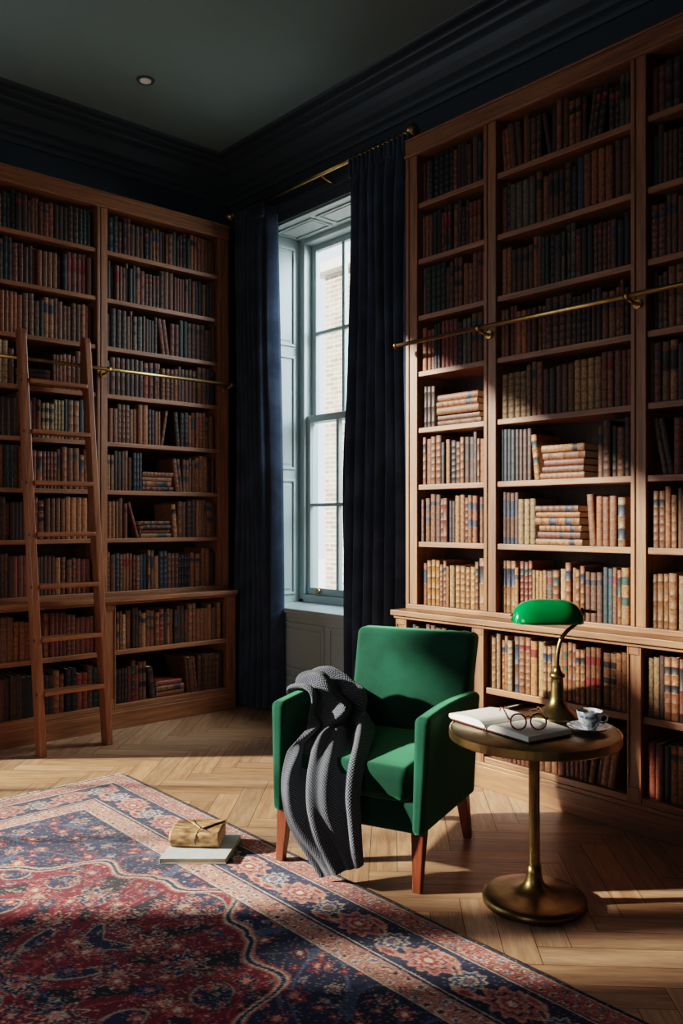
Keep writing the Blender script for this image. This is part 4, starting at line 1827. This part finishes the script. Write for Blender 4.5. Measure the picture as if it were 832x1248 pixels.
def half_block(sg, th):
    """curved page block: section in (y,z), extruded along x"""
    n = 16
    up_, dn = [], []
    for i in range(n + 1):
        f = i / n
        y = sg * (.002 + PWD * f)
        hump = th * (1 - (1 - min(1, f / .22)) ** 2) if f < .22 else th * (1 - .25 * (f - .22) / .78)
        up_.append((y, .004 + hump + (.006 if sg > 0 else .002) * math.sin(PI * f)))
        dn.append((y + sg * .0, .0032))
    sec = up_ + dn[::-1]
    mb = MB()
    rings = [[(x, p[0], p[1]) for p in sec] for x in (.003, PH - .003)]
    mb.loft(rings, smooth=False)
    if sg < 0:
        mb.f = [q[::-1] for q in mb.f]
    return mb


cv = MB()
cv.box(0, PH, .004, PWD + .006, 0, .003).box(0, PH, -PWD - .006, -.004, 0, .003).box(0, PH, -.004, .004, -.001, .0015)
cvo = cv.build('book_cover', plain('maroon_cover', srgb(96, 34, 40), .6), ob)
half_block(1, .018).build('page_block', M['paper'], ob)
half_block(-1, .020).build('page_block', M['paper'], ob)
MB().tube([(-.001, 0, .012), (-.006, .001, .006), (-.008, .003, -.004), (-.010, .004, -.024)], .0016, 6).build('ribbon_marker', M['black'], ob)

# ------------------------------------------------------------------ eyeglasses, standing on the right-hand page
gx_, gy_ = cam(.610, 2.745)
gl = thing('eyeglasses', 'round tortoiseshell eyeglasses resting on the open book', 'glasses', (gx_, gy_, TZ + .0275), math.atan2(RY, RX))
LR = .0255
tilt = math.radians(20)


def gp(x, z, y=0.0):
    return (x, z * math.sin(tilt) * .9 + y, z * math.cos(tilt))


for s in (-1, 1):
    cx_ = s * .0325
    o = MB().tube([gp(cx_ + LR * math.cos(q * PI / 16), LR + .003 + LR * math.sin(q * PI / 16)) for q in range(33)], .0028, 8, caps=False).build('rim', M['tortoise'], gl)
    lens = MB()
    lens.v = [gp(cx_, LR + .003)] + [gp(cx_ + (LR - .001) * math.cos(q * PI / 12), LR + .003 + (LR - .001) * math.sin(q * PI / 12)) for q in range(24)]
    for q in range(24):
        lens.face((0, 1 + q, 1 + (q + 1) % 24))
    lens.build('lens', M['glass'], o)
    hx = cx_ + s * (LR + .001)
    hz = LR + .012
    h0 = Vector(gp(hx, hz))
    MB().tube([gp(cx_ + s * (LR - .002), hz - .003), h0 + Vector((s * .004, .001, 0)), h0 + Vector((s * .005, .02, .004)), h0 + Vector((s * .004 - .004, .085, .018)), h0 + Vector((s * .003 - .006, .115, .012)), h0 + Vector((s * .003 - .006, .132, -.002))], [.0026, .003, .0024, .0022, .0026, .0026], 8).build('temple', M['tortoise'], gl)
MB().tube([gp(-.0325 + LR * .86, LR + .003 + LR * .5), gp(0, LR + .003 + LR * .72), gp(.0325 - LR * .86, LR + .003 + LR * .5)], .0026, 8).build('bridge', M['tortoise'], gl)

# ------------------------------------------------------------------ cup and saucer
CUX, CUY = cam(.838, 2.85)
sau = MB().lathe([(0, .002), (.03, .0005), (.034, .001), (.04, .004), (.06, .010), (.073, .0165), (.0745, .018), (.073, .0185), (.058, .0125), (.04, .0075), (.03, .006), (0, .006)], n=48).build('saucer', M['porcelain'])
sau.location = (CUX, CUY, TZ + .0003)
tag(sau, 'blue and white saucer under the coffee cup on the side table', 'saucer')
cup = thing('coffee_cup', 'blue and white coffee cup standing on the saucer', 'cup', (CUX, CUY, TZ + .0068), math.atan2(RY, RX))
MB().lathe([(0, .002), (.019, .0), (.021, .001), (.022, .005), (.029, .014), (.037, .032), (.0415, .052), (.0435, .062), (.0425, .0625), (.0400, .052), (.0355, .032), (.028, .016), (.018, .008), (0, .007)], n=48).build('cup_body', M['porcelain'], cup)
MB().lathe([(0, .052), (.0396, .0522), (.0396, .0515), (0, .0512)], n=40).build('coffee', M['coffee'], cup)
MB().tube([(.0395, .0, .050), (.052, -.003, .052), (.060, -.005, .042), (.056, -.004, .028), (.045, -.002, .020), (.034, 0, .022)], [.0034, .0032, .003, .003, .003, .0034], 10).build('handle', M['porcelain'], cup)

# ------------------------------------------------------------------ pale book and leather journal on the rug
fx_, fy_ = cam(-.555, 3.285)
az = math.atan2(RY, RX)
pb = thing('hardback_book', 'thin pale hardback book lying flat on the rug', 'book', (fx_, fy_, .0125), az)
W2, D2 = .125, .125


def skew(x, y, z):
    return (x + (y + .1) * .12, y, z)


MB().box(-W2, W2, -D2, D2, 0, .003, xf=skew).box(-W2, W2, -D2, D2, .017, .020, xf=skew).box(-W2, -W2 + .004, -D2, D2, .003, .017, xf=skew).build('book_cover', plain('pale_cover', srgb(196, 204, 200), .6), pb, bevel=.0008)
MB().box(-W2 + .004, W2 - .004, -D2 + .004, D2 - .004, .003, .017, xf=skew).build('page_block', M['page'], pb)
jx, jy = cam(-.566, 3.325)
jr = thing('leather_journal', 'thick worn tan leather journal tied with cord on pale book', 'book', (jx, jy, .0330), az + math.radians(-3))
# rounded spine faces the camera; wrapped cover section in (y,z)
sec = []
JH, JD = .062, .135
for i in range(13):
    a = -PI / 2 - PI * i / 12
    sec.append((-JD / 2 + .02 + .026 * math.cos(a), JH / 2 + JH / 2 * math.sin(a)))
sec2 = [(JD / 2, JH * .98), (JD / 2, 0.0)]
mb = MB()
rings = []
for x in (-.097, -.09, -.03, .03, .09, .097):
    k = 1.0 if abs(x) < .095 else .985
    sag = .004 * math.cos(x * 16)
    rings.append([(x, y * k, JH / 2 + (z - JH / 2) * k - (sag if z > JH * .7 else 0) + .004) for y, z in (sec + sec2)])
rings = [[(p[0], p[1], max(.0005, p[2] - .004)) for p in r] for r in rings]
mb.loft(rings, smooth=True)
jc = mb.build('journal_cover', M['kraft'], jr)
MB().box(-.0985, .0985, -JD / 2 + .014, JD / 2 - .003, .006, JH - .012).build('page_block', M['page'], jr)
# triangular flap over the top and the tie cords
fp = MB()
fp.v = [(-.06, JD / 2 - .001, JH + .001), (.10, JD / 2 - .001, JH + .001), (.02, -.035, JH + .001), (-.06, JD / 2 - .001, JH + .004), (.10, JD / 2 - .001, JH + .004), (.02, -.035, JH + .004)]
for q in ((0, 2, 1), (3, 4, 5), (0, 1, 4, 3), (1, 2, 5, 4), (2, 0, 3, 5)):
    fp.face(q)
fp.build('flap', M['kraft'], jr)
co_ = MB()
co_.tube([(.02, -.035, JH + .004), (.012, -.05, JH - .001), (.006, -.072, JH * .72), (.004, -.0755, JH * .5), (.008, -.071, JH * .25)], .0018, 6)
co_.tube([(.02, -.035, JH + .0045), (.06, -.055, JH * .93), (.088, -.066, JH * .78), (.101, -.04, JH * .5)], .0016, 6)
co_.tube([(.02, -.035, JH + .005), (-.01, .01, JH + .005), (-.03, .05, JH + .005)], .0016, 6)
co_.build('tie_cord', M['black'], jr)

# ------------------------------------------------------------------ light
sun = bpy.data.lights.new('sun', 'SUN')
sun.energy = 12.5
sun.angle = math.radians(1.6)
sun.color = (1.0, .90, .80)
so_ = bpy.data.objects.new('sun', sun)
COL.objects.link(so_)
dv = Vector((.63, .777, -.38))
so_.rotation_euler = dv.to_track_quat('-Z', 'Y').to_euler()
so_.location = (-12, -6, 6)


def area(name, loc, d, sx, sy, e, c, portal=False):
    l = bpy.data.lights.new(name, 'AREA')
    l.shape = 'RECTANGLE'
    l.size, l.size_y = sx, sy
    l.energy = e
    l.color = c
    if portal:
        l.cycles.is_portal = True
    o = bpy.data.objects.new(name, l)
    COL.objects.link(o)
    o.location = loc
    o.rotation_euler = Vector(d).to_track_quat('-Z', 'Z').to_euler()
    return o


# sky glow entering by the side window, and a soft fill lamp added behind the camera
area('side_window_light', (WX - .6, -.3, 2.2), (1, .25, -.15), 2.0, 2.8, 5, (.80, .90, 1.0))
area('main_window_light', (-2.7, 5.9, 3.7), (-.62, -1, -.55), 2.2, 2.2, 320, (.80, .90, 1.0))
rl = area('room_light', (-.4, -2.9, 1.5), (-.66, .75, -.06), 2.0, 1.4, 8.5, (1.0, .90, .80))
rl.data.spread = math.radians(75)

w = bpy.data.worlds.new('World')
SC.world = w
w.use_nodes = True
nt = w.node_tree
nt.nodes.clear()
out = nt.nodes.new('ShaderNodeOutputWorld')
bg = nt.nodes.new('ShaderNodeBackground')
tc = nt.nodes.new('ShaderNodeTexCoord')
sp = nt.nodes.new('ShaderNodeSeparateXYZ')
rp = ramp(nt, [(.0, (.55, .56, .56, 1)), (.5, (.86, .92, 1.0, 1)), (1.0, (.62, .76, 1.0, 1))])
mp = nt.nodes.new('ShaderNodeMapRange')
mp.inputs['From Min'].default_value = -1
nt.links.new(tc.outputs['Generated'], sp.inputs[0])
nt.links.new(sp.outputs[2], mp.inputs['Value'])
nt.links.new(mp.outputs[0], rp.inputs[0])
nt.links.new(rp.outputs[0], bg.inputs[0])
bg.inputs[1].default_value = 1.9
nt.links.new(bg.outputs[0], out.inputs[0])

# ------------------------------------------------------------------ camera
cd = bpy.data.cameras.new('camera')
cd.sensor_fit = 'VERTICAL'
cd.sensor_height = 36.0
cd.lens = F / 1248 * 36.0
cd.shift_y = 10 / 1248
cd.clip_start = .05
co2 = bpy.data.objects.new('camera', cd)
COL.objects.link(co2)
co2.location = (0, 0, CAMZ)
co2.rotation_euler = (PI / 2, 0, math.atan2(-FX, FY))
SC.camera = co2
SC.view_settings.view_transform = 'Filmic'
SC.view_settings.look = 'Medium High Contrast'
SC.view_settings.exposure = 0.2
SC.cycles.max_bounces = 8
SC.cycles.diffuse_bounces = 4
SC.cycles.use_denoising = True
